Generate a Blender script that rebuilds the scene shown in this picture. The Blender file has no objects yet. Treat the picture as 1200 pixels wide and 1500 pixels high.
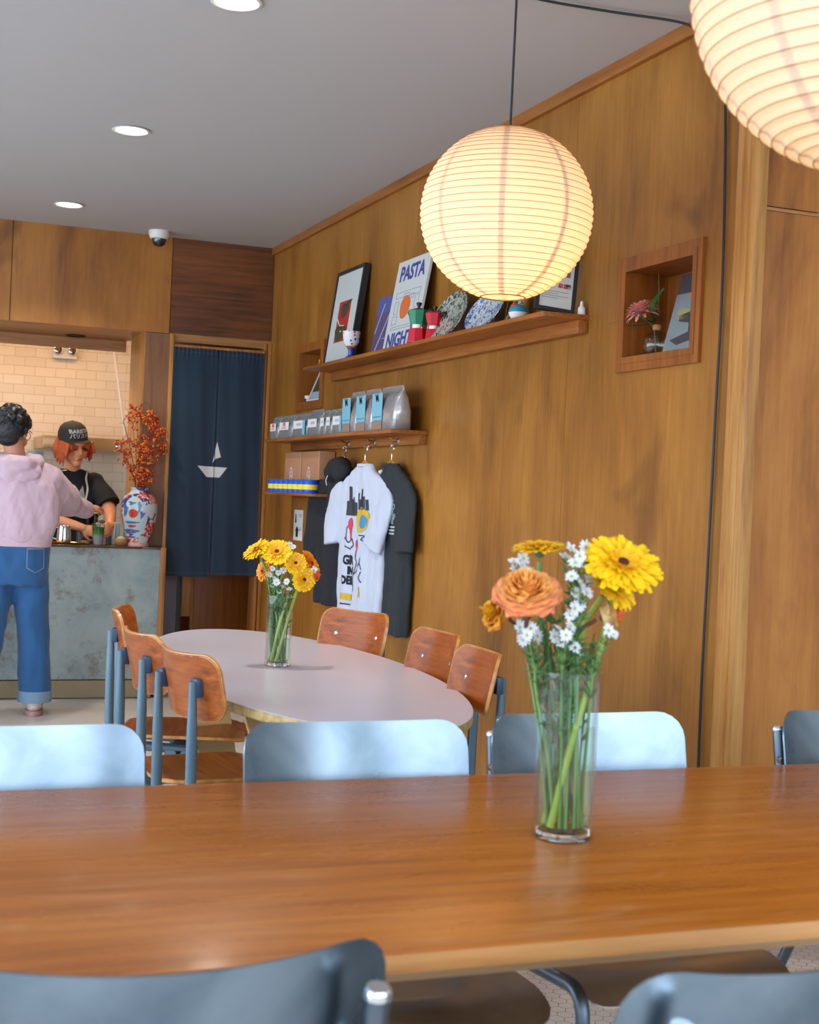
import bpy, bmesh, math, random
from mathutils import Vector, Matrix, noise
from mathutils.bvhtree import BVHTree
PI = math.pi
R = math.radians
SC = bpy.context.scene
COL = SC.collection

def lin(c):
    return tuple((v/255/12.92 if v/255 <= .04045 else ((v/255+.055)/1.055)**2.4) for v in c)

# ---------------------------------------------------------------- camera, exposure, world, large lights
YAW, PITCH, ROLL, FPX, CAM_Z = .3722, -.0099, .0440, 2076.65, 1.25
cam_data = bpy.data.cameras.new('camera'); cam = bpy.data.objects.new('camera', cam_data); COL.objects.link(cam)
_f = Vector((math.sin(YAW)*math.cos(PITCH), math.cos(YAW)*math.cos(PITCH), math.sin(PITCH)))
_r0 = Vector((math.cos(YAW), -math.sin(YAW), 0)); _u0 = _r0.cross(_f)
_r = math.cos(ROLL)*_r0 + math.sin(ROLL)*_u0; _u = math.cos(ROLL)*_u0 - math.sin(ROLL)*_r0
cam.matrix_world = Matrix(((_r.x, _u.x, -_f.x, 0), (_r.y, _u.y, -_f.y, 0), (_r.z, _u.z, -_f.z, CAM_Z), (0, 0, 0, 1)))
cam_data.sensor_fit = 'AUTO'; cam_data.sensor_width = 36; cam_data.lens = FPX/1500*36
cam_data.dof.use_dof = True; cam_data.dof.focus_distance = 5.2; cam_data.dof.aperture_fstop = 8.0
cam_data.clip_start = .05
SC.camera = cam
SC.view_settings.view_transform = 'Standard'; SC.view_settings.look = 'None'
SC.view_settings.gamma = 1; SC.view_settings.use_curve_mapping = False
SC.view_settings.exposure = 0.14
SC.cycles.max_bounces = 10; SC.cycles.transmission_bounces = 10; SC.cycles.transparent_max_bounces = 16
SC.cycles.diffuse_bounces = 4; SC.cycles.glossy_bounces = 4
SC.cycles.caustics_reflective = False; SC.cycles.caustics_refractive = False
SC.cycles.sample_clamp_indirect = 6

world = bpy.data.worlds.new('world'); SC.world = world; world.use_nodes = True
_bg = world.node_tree.nodes['Background']; _bg.inputs[0].default_value = (.62, .78, 1, 1); _bg.inputs[1].default_value = 1.6

def area_light(name, loc, rot, sx, sy, power, color):
    l = bpy.data.lights.new(name, 'AREA'); l.shape = 'RECTANGLE'; l.size = sx; l.size_y = sy; l.energy = power; l.color = color
    o = bpy.data.objects.new(name, l); COL.objects.link(o); o.location = loc; o.rotation_euler = rot; return o
def point_light(name, loc, power, color, radius=.03):
    l = bpy.data.lights.new(name, 'POINT'); l.energy = power; l.color = color; l.shadow_soft_size = radius
    o = bpy.data.objects.new(name, l); COL.objects.link(o); o.location = loc; return o
def spot_light(name, loc, power, color, ang=110, radius=.05, rot=(0, 0, 0)):
    l = bpy.data.lights.new(name, 'SPOT'); l.energy = power; l.color = color; l.shadow_soft_size = radius
    l.spot_size = R(ang); l.spot_blend = .6
    o = bpy.data.objects.new(name, l); COL.objects.link(o); o.location = loc; o.rotation_euler = rot; return o
# daylight through the shop front (behind the camera) and a longer fill from the left
area_light('daylight_shopfront', (.9, -2.0, 1.70), (R(90), 0, 0), 6.4, 1.7, 125, (.82, .90, 1))
area_light('daylight_side_fill', (-3.6, 3.4, 1.5), (R(90), 0, R(-90)), 9.6, 2.2, 250, (.80, .90, 1))  # left daylight stretched past the glazing, added fill for the room's deep end

# ---------------------------------------------------------------- mesh helpers
class MB:
    def __init__(s): s.v = []; s.f = []; s.m = []; s.mi = 0
    def add(s, vs, fs, M=None):
        b = len(s.v)
        s.v += [tuple(M @ Vector(p)) if M is not None else tuple(p) for p in vs]
        s.f += [tuple(b+i for i in f) for f in fs]; s.m += [s.mi]*len(fs); return s
    def box(s, x0, x1, y0, y1, z0, z1, M=None):
        vs = [(x, y, z) for x in (x0, x1) for y in (y0, y1) for z in (z0, z1)]
        return s.add(vs, [(0,1,3,2),(4,6,7,5),(0,4,5,1),(2,3,7,6),(0,2,6,4),(1,5,7,3)], M)
    def rbox(s, x0, x1, y0, y1, z0, z1, b=.004, M=None):
        bm = bmesh.new(); bmesh.ops.create_cube(bm, size=1)
        for v in bm.verts: v.co = Vector(((x0+x1)/2+v.co.x*(x1-x0), (y0+y1)/2+v.co.y*(y1-y0), (z0+z1)/2+v.co.z*(z1-z0)))
        bmesh.ops.bevel(bm, geom=list(bm.edges), offset=b, segments=2, affect='EDGES', profile=.6)
        return s.bm(bm, M)
    def bm(s, bm, M=None):
        bm.verts.ensure_lookup_table()
        for i, v in enumerate(bm.verts): v.index = i
        s.add([v.co.copy() for v in bm.verts], [tuple(v.index for v in f.verts) for f in bm.faces], M); bm.free(); return s
    def loft(s, rings, cap0=True, cap1=True, close=True, M=None):
        n = len(rings[0]); vs = [p for r in rings for p in r]; fs = []
        for i in range(len(rings)-1):
            for j in range(n if close else n-1):
                k = (j+1) % n; fs.append((i*n+j, i*n+k, (i+1)*n+k, (i+1)*n+j))
        if cap0: fs.append(tuple(range(n-1, -1, -1)))
        if cap1: fs.append(tuple((len(rings)-1)*n+j for j in range(n)))
        return s.add(vs, fs, M)
    def lathe(s, prof, seg=32, M=None, cap=True, close=False):
        rings = [[(r*math.cos(2*PI*j/seg), r*math.sin(2*PI*j/seg), z) for j in range(seg)] for r, z in prof]
        if close: rings.append(rings[0]); cap = False
        return s.loft(rings, cap, cap, True, M)
    def tube(s, path, r, seg=10, M=None, flat=1, cap=True):
        path = [Vector(p) for p in path]; n = len(path)
        rr = r if isinstance(r, (list, tuple)) else [r]*n
        rings = []; prev = None
        for i, p in enumerate(path):
            t = (path[min(i+1, n-1)]-path[max(i-1, 0)])
            if t.length < 1e-9: t = Vector((0, 0, 1))
            t.normalize()
            if prev is None:
                a = Vector((0, 0, 1)) if abs(t.z) < .9 else Vector((1, 0, 0))
                nrm = (a - t*a.dot(t)).normalized()
            else:
                nrm = prev - t*prev.dot(t)
                nrm = nrm.normalized() if nrm.length > 1e-6 else t.orthogonal().normalized()
            prev = nrm; bi = t.cross(nrm)
            rings.append([p + rr[i]*(math.cos(2*PI*j/seg)*nrm + flat*math.sin(2*PI*j/seg)*bi) for j in range(seg)])
        return s.loft(rings, cap, cap, True, M)
    def ell(s, c, r, seg=16, rows=10, M=None, T=None):
        c = Vector(c); r = (r, r, r) if isinstance(r, (int, float)) else r; rings = []
        for i in range(1, rows):
            a = PI*i/rows; rings.append([(r[0]*math.sin(a)*math.cos(2*PI*j/seg), r[1]*math.sin(a)*math.sin(2*PI*j/seg), -r[2]*math.cos(a)) for j in range(seg)])
        vs = [p for q in rings for p in q]; n = seg; fs = []
        for i in range(len(rings)-1):
            for j in range(n): k = (j+1) % n; fs.append((i*n+j, i*n+k, (i+1)*n+k, (i+1)*n+j))
        b = len(vs); vs += [(0, 0, -r[2]), (0, 0, r[2])]
        for j in range(n): k = (j+1) % n; fs.append((b, k, j)); fs.append((b+1, (len(rings)-1)*n+j, (len(rings)-1)*n+k))
        TM = Matrix.Translation(c) @ (T.to_4x4() if T is not None else Matrix())
        return s.add(vs, fs, (M @ TM) if M is not None else TM)
    def prism(s, pts, d0, d1, M=None):
        n = len(pts); vs = [(x, y, d0) for x, y in pts]+[(x, y, d1) for x, y in pts]
        fs = [tuple(range(n-1, -1, -1)), tuple(range(n, 2*n))]+[(i, (i+1) % n, n+(i+1) % n, n+i) for i in range(n)]
        return s.add(vs, fs, M)
    def build(s, name, mats, parent=None, smooth=None, label=None, sharp=40, solid=None, flip=False):
        me = bpy.data.meshes.new(name); me.from_pydata([tuple(p) for p in s.v], [], s.f)
        mats = mats if isinstance(mats, (list, tuple)) else [mats]
        for m in mats: me.materials.append(m)
        if len(mats) > 1: me.polygons.foreach_set('material_index', s.m)
        me.validate(); bm = bmesh.new(); bm.from_mesh(me)
        bmesh.ops.recalc_face_normals(bm, faces=bm.faces); bm.to_mesh(me); bm.free()
        o = bpy.data.objects.new(name, me); COL.objects.link(o)
        if smooth is not False:
            me.polygons.foreach_set('use_smooth', [True]*len(me.polygons))
            me.set_sharp_from_angle(angle=R(sharp))
        if parent is not None: o.parent = parent
        if label: o['label'] = label
        return o

def fillet(path, rad, n=6):
    P = [Vector(p) for p in path]; out = [P[0]]
    for i in range(1, len(P)-1):
        a = (P[i-1]-P[i]); b = (P[i+1]-P[i]); d = min(rad, a.length*.48, b.length*.48)
        A = P[i]+a.normalized()*d; B = P[i]+b.normalized()*d
        for k in range(n+1):
            t = k/n; out.append(A*(1-t)**2+P[i]*2*t*(1-t)+B*t*t)
    out.append(P[-1]); return out
def crom(P, n=8):
    P = [Vector(p) for p in P]; Q = [P[0]*2-P[1]]+P+[P[-1]*2-P[-2]]; out = []
    for i in range(1, len(Q)-2):
        for k in range(n):
            t = k/n; p0, p1, p2, p3 = Q[i-1:i+3]
            out.append(.5*((2*p1)+(p2-p0)*t+(2*p0-5*p1+4*p2-p3)*t*t+(3*p1-p0-3*p2+p3)*t**3))
    out.append(P[-1]); return out
def panel(mb, W, H, r, th, fn, ns=16, nt=10, nc=5, M=None):
    """rounded sheet: fn(s, t, off) with s in +-W/2, t in 0..H"""
    ds = [r*(1-math.cos(PI/2*k/nc)) for k in range(nc)]
    ts = [(d, W/2-r+math.sqrt(max(0, r*r-(r-d)**2))) for d in ds]
    mid = [(r+(H-2*r)*k/nt, W/2) for k in range(nt+1)]
    rows = ts+mid+[(H-d, w) for d, w in reversed(ts)]
    sides = []
    for off in (th/2, -th/2):
        sides.append([[fn(-w+2*w*j/ns, t, off) for j in range(ns+1)] for t, w in rows])
    nr = len(rows); n = ns+1; vs = [p for sd in sides for q in sd for p in q]; fs = []
    for i in range(nr-1):
        for j in range(ns):
            a = i*n+j; fs.append((a, a+1, a+n+1, a+n)); b = nr*n+a; fs.append((b, b+n, b+n+1, b+1))
    for i in range(nr-1):
        for j in (0, ns):
            a = i*n+j; b = nr*n+a; fs.append((a, a+n, b+n, b))
    for j in range(ns):
        for i in (0, nr-1):
            a = i*n+j; b = nr*n+a; fs.append((a, b, b+1, a+1))
    return mb.add(vs, fs, M)

def tag(o, label=None, cat=None, group=None, kind=None):
    if label: o['label'] = label
    if cat: o['category'] = cat
    if group: o['group'] = group
    if kind: o['kind'] = kind
    return o
def thing(name, label, cat, loc=(0, 0, 0), rz=0, group=None):
    o = bpy.data.objects.new(name, None); COL.objects.link(o); o.location = loc; o.rotation_euler = (0, 0, rz)
    o.empty_display_size = .1
    return tag(o, label, cat, group)
def structure(o): o['kind'] = 'structure'; return o
def copy_tree(o, parent=None):
    c = o.copy(); COL.objects.link(c); c.parent = parent
    if parent is not None: c.matrix_parent_inverse = o.matrix_parent_inverse.copy()
    for ch in list(o.children): copy_tree(ch, c)
    return c
def evaluated(o):
    """bake modifiers of o into its mesh"""
    dg = bpy.context.evaluated_depsgraph_get(); dg.update()
    me = bpy.data.meshes.new_from_object(o.evaluated_get(dg)); mats = list(o.data.materials)
    o.modifiers.clear(); old = o.data; o.data = me
    if not me.materials:
        for m in mats: me.materials.append(m)
    me.polygons.foreach_set('use_smooth', [True]*len(me.polygons)); bpy.data.meshes.remove(old); return o
def remesh(o, size, smooth=2, sub=False):
    m = o.modifiers.new('r', 'REMESH'); m.mode = 'VOXEL'; m.voxel_size = size; m.use_smooth_shade = True
    if smooth:
        s = o.modifiers.new('s', 'SMOOTH'); s.iterations = smooth; s.factor = .5
    return evaluated(o)
_fontcache = {}
def text_mb(mb, body, size, M, depth=.0004, align='CENTER', bold=0, spacing=1.0, sub=0):
    c = bpy.data.curves.new('t', 'FONT'); c.body = body; c.size = size; c.align_x = align; c.align_y = 'CENTER'
    c.offset = bold; c.extrude = depth; c.space_character = spacing; c.resolution_u = 3
    o = bpy.data.objects.new('t', c); COL.objects.link(o)
    dg = bpy.context.evaluated_depsgraph_get(); dg.update(); me = bpy.data.meshes.new_from_object(o.evaluated_get(dg))
    if sub:
        bm = bmesh.new(); bm.from_mesh(me); bmesh.ops.triangulate(bm, faces=bm.faces)
        for _ in range(6):
            es = [e for e in bm.edges if e.calc_length() > sub]
            if not es: break
            bmesh.ops.subdivide_edges(bm, edges=es, cuts=1); bmesh.ops.triangulate(bm, faces=bm.faces)
        bm.to_mesh(me); bm.free()
    mb.add([v.co.copy() for v in me.vertices], [tuple(p.vertices) for p in me.polygons], M)
    bpy.data.objects.remove(o); bpy.data.curves.remove(c); bpy.data.meshes.remove(me); return mb
def frame_matrix(o, ux, uy):
    ux = Vector(ux).normalized(); uy = Vector(uy); uy = (uy-ux*uy.dot(ux)).normalized(); uz = ux.cross(uy)
    return Matrix(((ux.x, uy.x, uz.x, o[0]), (ux.y, uy.y, uz.y, o[1]), (ux.z, uy.z, uz.z, o[2]), (0, 0, 0, 1)))
def drape(mb, surf, d, lift=.0015, back=.3):
    """push every vertex of mb along d until it lies on the mesh of surf (coordinates of surf)"""
    me = surf.data; bv = BVHTree.FromPolygons([v.co for v in me.vertices], [tuple(p.vertices) for p in me.polygons])
    d = Vector(d).normalized(); out = []
    for p in mb.v:
        p = Vector(p); h = bv.ray_cast(p-d*back, d, back*2+1)
        out.append(tuple(h[0]-d*lift) if h[0] else tuple(p))
    mb.v = out; return mb

# ---------------------------------------------------------------- materials
def newmat(name):
    m = bpy.data.materials.new(name); m.use_nodes = True; nt = m.node_tree; b = nt.nodes['Principled BSDF']
    return m, nt, b
def L(nt, a, b): nt.links.new(a, b)
def N(nt, t, **kw):
    n = nt.nodes.new(t)
    for k, v in kw.items(): setattr(n, k, v)
    return n
def plain(name, c, rough=.6, metal=0, bump=0, bscale=60, var=0, vscale=8, spec=None, coat=0, sheen=0, trans=0, ior=None, sss=0):
    m, nt, b = newmat(name); b.inputs['Base Color'].default_value = (*lin(c), 1); b.inputs['Roughness'].default_value = rough
    b.inputs['Metallic'].default_value = metal
    if spec is not None: b.inputs['Specular IOR Level'].default_value = spec
    if coat: b.inputs['Coat Weight'].default_value = coat; b.inputs['Coat Roughness'].default_value = .15
    if sheen: b.inputs['Sheen Weight'].default_value = sheen
    if trans: b.inputs['Transmission Weight'].default_value = trans
    if ior: b.inputs['IOR'].default_value = ior
    if sss: b.inputs['Subsurface Weight'].default_value = sss; b.inputs['Subsurface Scale'].default_value = .02
    tc = N(nt, 'ShaderNodeTexCoord')
    if var:
        n = N(nt, 'ShaderNodeTexNoise'); n.inputs['Scale'].default_value = vscale; n.inputs['Detail'].default_value = 5; L(nt, tc.outputs['Object'], n.inputs['Vector'])
        mx = N(nt, 'ShaderNodeMix', data_type='RGBA'); L(nt, n.outputs['Fac'], mx.inputs['Factor'])
        mx.inputs['A'].default_value = (*[v*(1-var) for v in lin(c)], 1); mx.inputs['B'].default_value = (*[min(1, v*(1+var)) for v in lin(c)], 1)
        L(nt, mx.outputs['Result'], b.inputs['Base Color'])
    if bump:
        n = N(nt, 'ShaderNodeTexNoise'); n.inputs['Scale'].default_value = bscale; n.inputs['Detail'].default_value = 4; L(nt, tc.outputs['Object'], n.inputs['Vector'])
        bp = N(nt, 'ShaderNodeBump'); bp.inputs['Strength'].default_value = bump; bp.inputs['Distance'].default_value = .004
        L(nt, n.outputs['Fac'], bp.inputs['Height']); L(nt, bp.outputs['Normal'], b.inputs['Normal'])
    return m
def ramp(nt, stops, interp='LINEAR'):
    r = N(nt, 'ShaderNodeValToRGB'); r.color_ramp.interpolation = interp; e = r.color_ramp.elements
    while len(e) < len(stops): e.new(.5)
    for i, (p, c) in enumerate(stops): e[i].position = p; e[i].color = (*c, 1) if len(c) == 3 else c
    return r
def wood(name, dark, mid, light, grain=(1, 1, 14), along='z', rough=.45, blotch=1.6, blotch_amt=.5, gscale=3.0, coat=0, stain=None, bump=.08, spec=.5):
    """stained ply: fine streaks along one axis over soft blotches"""
    m, nt, b = newmat(name); tc = N(nt, 'ShaderNodeTexCoord'); mp = N(nt, 'ShaderNodeMapping')
    s = {'x': (.06, 1, 1), 'y': (1, .06, 1), 'z': (1, 1, .06)}[along]
    mp.inputs['Scale'].default_value = s; L(nt, tc.outputs['Object'], mp.inputs['Vector'])
    g = N(nt, 'ShaderNodeTexNoise'); g.inputs['Scale'].default_value = gscale*12; g.inputs['Detail'].default_value = 6; g.inputs['Roughness'].default_value = .65; g.inputs['Distortion'].default_value = .3
    L(nt, mp.outputs['Vector'], g.inputs['Vector'])
    mp2 = N(nt, 'ShaderNodeMapping'); mp2.inputs['Scale'].default_value = tuple(1 if v == 1 else .35 for v in s); L(nt, tc.outputs['Object'], mp2.inputs['Vector'])
    bl = N(nt, 'ShaderNodeTexNoise'); bl.inputs['Scale'].default_value = blotch; bl.inputs['Detail'].default_value = 7; bl.inputs['Roughness'].default_value = .6; bl.inputs['Distortion'].default_value = .6
    L(nt, mp2.outputs['Vector'], bl.inputs['Vector'])
    mixf = N(nt, 'ShaderNodeMix', data_type='FLOAT'); mixf.inputs['Factor'].default_value = blotch_amt
    L(nt, g.outputs['Fac'], mixf.inputs['A']); L(nt, bl.outputs['Fac'], mixf.inputs['B'])
    r = ramp(nt, [(.33, lin(dark)), (.5, lin(mid)), (.68, lin(light))]); L(nt, mixf.outputs['Result'], r.inputs['Fac'])
    out = r.outputs['Color']
    if stain:
        st = N(nt, 'ShaderNodeTexNoise'); st.inputs['Scale'].default_value = 2.3; st.inputs['Detail'].default_value = 8; st.inputs['Distortion'].default_value = 1.2
        mp3 = N(nt, 'ShaderNodeMapping'); mp3.inputs['Location'].default_value = (3, 7, 1); mp3.inputs['Scale'].default_value = tuple(1 if v == 1 else .6 for v in s)
        L(nt, tc.outputs['Object'], mp3.inputs['Vector']); L(nt, mp3.outputs['Vector'], st.inputs['Vector'])
        sr = ramp(nt, [(.60, (0, 0, 0)), (.74, (1, 1, 1))]); L(nt, st.outputs['Fac'], sr.inputs['Fac'])
        mm = N(nt, 'ShaderNodeMath', operation='MULTIPLY'); mm.inputs[1].default_value = .65; L(nt, sr.outputs['Color'], mm.inputs[0])
        mx = N(nt, 'ShaderNodeMix', data_type='RGBA'); L(nt, mm.outputs[0], mx.inputs['Factor']); L(nt, out, mx.inputs['A']); mx.inputs['B'].default_value = (*lin(stain), 1)
        out = mx.outputs['Result']
    L(nt, out, b.inputs['Base Color']); b.inputs['Roughness'].default_value = rough; b.inputs['Specular IOR Level'].default_value = spec
    if coat: b.inputs['Coat Weight'].default_value = coat; b.inputs['Coat Roughness'].default_value = .12
    if bump:
        bp = N(nt, 'ShaderNodeBump'); bp.inputs['Strength'].default_value = bump; bp.inputs['Distance'].default_value = .003
        L(nt, g.outputs['Fac'], bp.inputs['Height']); L(nt, bp.outputs['Normal'], b.inputs['Normal'])
    return m
M_ = {}
M_['wall_ply'] = wood('wall_ply', (114, 69, 18), (152, 100, 34), (178, 124, 52), along='z', stain=(92, 56, 22), rough=.40, blotch=2.4, blotch_amt=.72, gscale=4)
M_['wall_ply_x'] = wood('wall_ply_x', (118, 66, 18), (156, 98, 32), (182, 122, 48), along='z', stain=(84, 44, 14), rough=.42, blotch=2.6, blotch_amt=.75, gscale=4)
M_['wall_return_lit'] = wood('wall_return_lit', (130, 72, 24), (178, 112, 44), (202, 140, 66), along='z', stain=(110, 62, 26), rough=.42, blotch=2.6, blotch_amt=.75, gscale=4)  # lighter, more orange copy of the back wall ply; lantern light put into the colour
M_['wall_red'] = wood('wall_red', (66, 34, 16), (112, 62, 26), (140, 84, 36), along='x', stain=(52, 28, 16), rough=.4, blotch=2.2, blotch_amt=.45)
M_['pillar'] = wood('pillar', (100, 66, 44), (130, 88, 58), (150, 106, 70), along='z', rough=.5, blotch_amt=.5)
M_['trim'] = wood('trim', (126, 76, 28), (166, 110, 50), (192, 138, 72), along='z', rough=.4, blotch_amt=.35)
M_['trim_y'] = wood('trim_y', (110, 60, 20), (150, 92, 38), (172, 112, 52), along='y', rough=.4, blotch_amt=.4)
M_['trim_x'] = wood('trim_x', (120, 74, 34), (168, 116, 66), (196, 146, 92), along='x', rough=.45, blotch_amt=.5, stain=(96, 60, 40))
M_['trim_light'] = wood('trim_light', (150, 96, 42), (186, 132, 66), (206, 156, 92), along='z', rough=.45, blotch_amt=.3)
M_['shelf'] = wood('shelf', (108, 58, 20), (150, 88, 34), (176, 112, 50), along='y', rough=.32, blotch_amt=.35, gscale=4)
M_['niche'] = wood('niche', (104, 54, 16), (146, 84, 28), (172, 108, 44), along='z', rough=.4, blotch_amt=.5)
M_['ceiling'] = plain('ceiling', (184, 185, 187), .9, bump=.02, bscale=30, var=.02, vscale=3)
M_['white_wall'] = plain('white_wall', (214, 212, 206), .8)
M_['steel_raw'] = None

def steel(name, base, dark, rough=.3, rust=None, scale=5, metal=1.0):
    m, nt, b = newmat(name); tc = N(nt, 'ShaderNodeTexCoord')
    n = N(nt, 'ShaderNodeTexNoise'); n.inputs['Scale'].default_value = scale; n.inputs['Detail'].default_value = 6; n.inputs['Distortion'].default_value = .8; L(nt, tc.outputs['Object'], n.inputs['Vector'])
    r = ramp(nt, [(.35, lin(dark)), (.65, lin(base))]); L(nt, n.outputs['Fac'], r.inputs['Fac']); out = r.outputs['Color']
    rr = N(nt, 'ShaderNodeMapRange'); rr.inputs['To Min'].default_value = rough*.8; rr.inputs['To Max'].default_value = rough*1.4; L(nt, n.outputs['Fac'], rr.inputs['Value'])
    L(nt, rr.outputs['Result'], b.inputs['Roughness']); b.inputs['Metallic'].default_value = metal
    if rust:
        n2 = N(nt, 'ShaderNodeTexNoise'); n2.inputs['Scale'].default_value = rust[1]; n2.inputs['Detail'].default_value = 9; n2.inputs['Roughness'].default_value = .7; n2.inputs['Distortion'].default_value = 2; L(nt, tc.outputs['Object'], n2.inputs['Vector'])
        sr = ramp(nt, [(rust[2], (0, 0, 0)), (rust[2]+.05, (1, 1, 1))]); L(nt, n2.outputs['Fac'], sr.inputs['Fac']); fac = sr.outputs['Color']
        if len(rust) > 3:   # keep the marks round one spot (object space)
            sep = N(nt, 'ShaderNodeVectorMath', operation='DISTANCE'); sep.inputs[1].default_value = rust[3]; L(nt, tc.outputs['Object'], sep.inputs[0])
            mr = N(nt, 'ShaderNodeMapRange'); mr.inputs['From Min'].default_value = rust[4]*.5; mr.inputs['From Max'].default_value = rust[4]; mr.inputs['To Min'].default_value = 1; mr.inputs['To Max'].default_value = 0
            L(nt, sep.outputs['Value'], mr.inputs['Value']); mm = N(nt, 'ShaderNodeMath', operation='MULTIPLY'); L(nt, fac, mm.inputs[0]); L(nt, mr.outputs['Result'], mm.inputs[1]); fac = mm.outputs[0]
        mx = N(nt, 'ShaderNodeMix', data_type='RGBA'); L(nt, fac, mx.inputs['Factor']); L(nt, out, mx.inputs['A']); mx.inputs['B'].default_value = (*lin(rust[0]), 1); out = mx.outputs['Result']
        inv = N(nt, 'ShaderNodeMath', operation='SUBTRACT'); inv.inputs[0].default_value = metal; L(nt, fac, inv.inputs[1]); inv.use_clamp = True
        L(nt, inv.outputs[0], b.inputs['Metallic'])
    L(nt, out, b.inputs['Base Color']); return m
M_['chair_metal'] = steel('chair_metal', (140, 156, 168), (98, 114, 128), .26, rust=((96, 58, 50), 9, .66, (0, .2, .84), .12))
M_['tube_metal'] = steel('tube_metal', (116, 128, 138), (86, 98, 110), .38, metal=1)
M_['seat_metal'] = steel('seat_metal', (190, 184, 176), (150, 146, 142), .34)
M_['blue_steel'] = plain('blue_steel', (96, 122, 138), .35, metal=.35, var=.12, vscale=6)
M_['blue_bracket'] = plain('blue_bracket', (52, 76, 104), .4, metal=.3)
M_['chair_ply'] = wood('chair_ply', (118, 54, 14), (158, 80, 24), (184, 104, 38), along='y', rough=.32, blotch_amt=.3, gscale=5, spec=.35)
M_['ply_edge'] = wood('ply_edge', (172, 108, 50), (204, 146, 78), (222, 170, 104), along='y', rough=.3, blotch_amt=.2, coat=.4)
M_['chrome'] = plain('chrome', (220, 222, 225), .12, metal=1)
M_['brass'] = plain('brass', (190, 150, 80), .3, metal=1)
M_['black'] = plain('black', (18, 18, 20), .5)
M_['black_cable'] = plain('black_cable', (26, 28, 34), .5)
M_['laminate'] = plain('laminate', (212, 208, 224), .28, var=.015, vscale=3, spec=.5)
M_['tabletop_edge'] = wood('tabletop_edge', (150, 120, 70), (196, 168, 112), (214, 190, 138), along='x', rough=.5, blotch_amt=.2)
M_['paper_white'] = plain('paper_white', (214, 216, 216), .8)
def hex_floor():
    m, nt, b = newmat('hex_tile_floor'); tc = N(nt, 'ShaderNodeTexCoord')
    sc = N(nt, 'ShaderNodeVectorMath', operation='SCALE'); sc.inputs['Scale'].default_value = 1/.037; L(nt, tc.outputs['Object'], sc.inputs[0])
    s = (1.7320508, 1.0, 1.0)
    def cell(off):
        a = N(nt, 'ShaderNodeVectorMath', operation='ADD'); a.inputs[1].default_value = (off[0]+s[0]*1000, off[1]+1000, 0); L(nt, sc.outputs[0], a.inputs[0])
        md = N(nt, 'ShaderNodeVectorMath', operation='MODULO'); md.inputs[1].default_value = s; L(nt, a.outputs[0], md.inputs[0])
        sb = N(nt, 'ShaderNodeVectorMath', operation='SUBTRACT'); sb.inputs[1].default_value = (s[0]/2, s[1]/2, 0); L(nt, md.outputs[0], sb.inputs[0])
        ab = N(nt, 'ShaderNodeVectorMath', operation='ABSOLUTE'); L(nt, sb.outputs[0], ab.inputs[0])
        sp = N(nt, 'ShaderNodeSeparateXYZ'); L(nt, ab.outputs[0], sp.inputs[0])
        # flat top hex: max(y, y/2 + x*sqrt3/2)
        mx = N(nt, 'ShaderNodeMath', operation='MULTIPLY'); mx.inputs[1].default_value = .8660254; L(nt, sp.outputs['X'], mx.inputs[0])
        my = N(nt, 'ShaderNodeMath', operation='MULTIPLY_ADD'); my.inputs[1].default_value = .5; L(nt, sp.outputs['Y'], my.inputs[0]); L(nt, mx.outputs[0], my.inputs[2])
        mm = N(nt, 'ShaderNodeMath', operation='MAXIMUM'); L(nt, sp.outputs['Y'], mm.inputs[0]); L(nt, my.outputs[0], mm.inputs[1]); return mm
    A = cell((0, 0)); B = cell((s[0]/2, .5))
    mn = N(nt, 'ShaderNodeMath', operation='MINIMUM'); L(nt, A.outputs[0], mn.inputs[0]); L(nt, B.outputs[0], mn.inputs[1])
    r = ramp(nt, [(.472, lin((222, 216, 210))), (.485, lin((34, 34, 40)))]); L(nt, mn.outputs[0], r.inputs['Fac']); L(nt, r.outputs['Color'], b.inputs['Base Color'])
    rr = ramp(nt, [(.455, (.25,)*3), (.475, (.8,)*3)]); L(nt, mn.outputs[0], rr.inputs['Fac']); L(nt, rr.outputs['Color'], b.inputs['Roughness'])
    return m
def tile_wall():
    m, nt, b = newmat('subway_tile'); tc = N(nt, 'ShaderNodeTexCoord'); sp = N(nt, 'ShaderNodeSeparateXYZ'); L(nt, tc.outputs['Object'], sp.inputs[0])
    cb = N(nt, 'ShaderNodeCombineXYZ'); L(nt, sp.outputs['X'], cb.inputs['X']); L(nt, sp.outputs['Z'], cb.inputs['Y'])
    br = N(nt, 'ShaderNodeTexBrick'); br.inputs['Scale'].default_value = 1; br.inputs['Brick Width'].default_value = .155; br.inputs['Row Height'].default_value = .071
    br.inputs['Mortar Size'].default_value = .0022; br.inputs['Mortar Smooth'].default_value = .2
    br.inputs['Color1'].default_value = (*lin((236, 226, 208)), 1); br.inputs['Color2'].default_value = (*lin((228, 216, 196)), 1); br.inputs['Mortar'].default_value = (*lin((204, 186, 156)), 1)
    L(nt, cb.outputs[0], br.inputs['Vector']); L(nt, br.outputs['Color'], b.inputs['Base Color']); b.inputs['Roughness'].default_value = .25
    bp = N(nt, 'ShaderNodeBump'); bp.inputs['Strength'].default_value = .4; bp.inputs['Distance'].default_value = .002; bp.invert = True
    L(nt, br.outputs['Fac'], bp.inputs['Height']); L(nt, bp.outputs['Normal'], b.inputs['Normal']); return m
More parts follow.
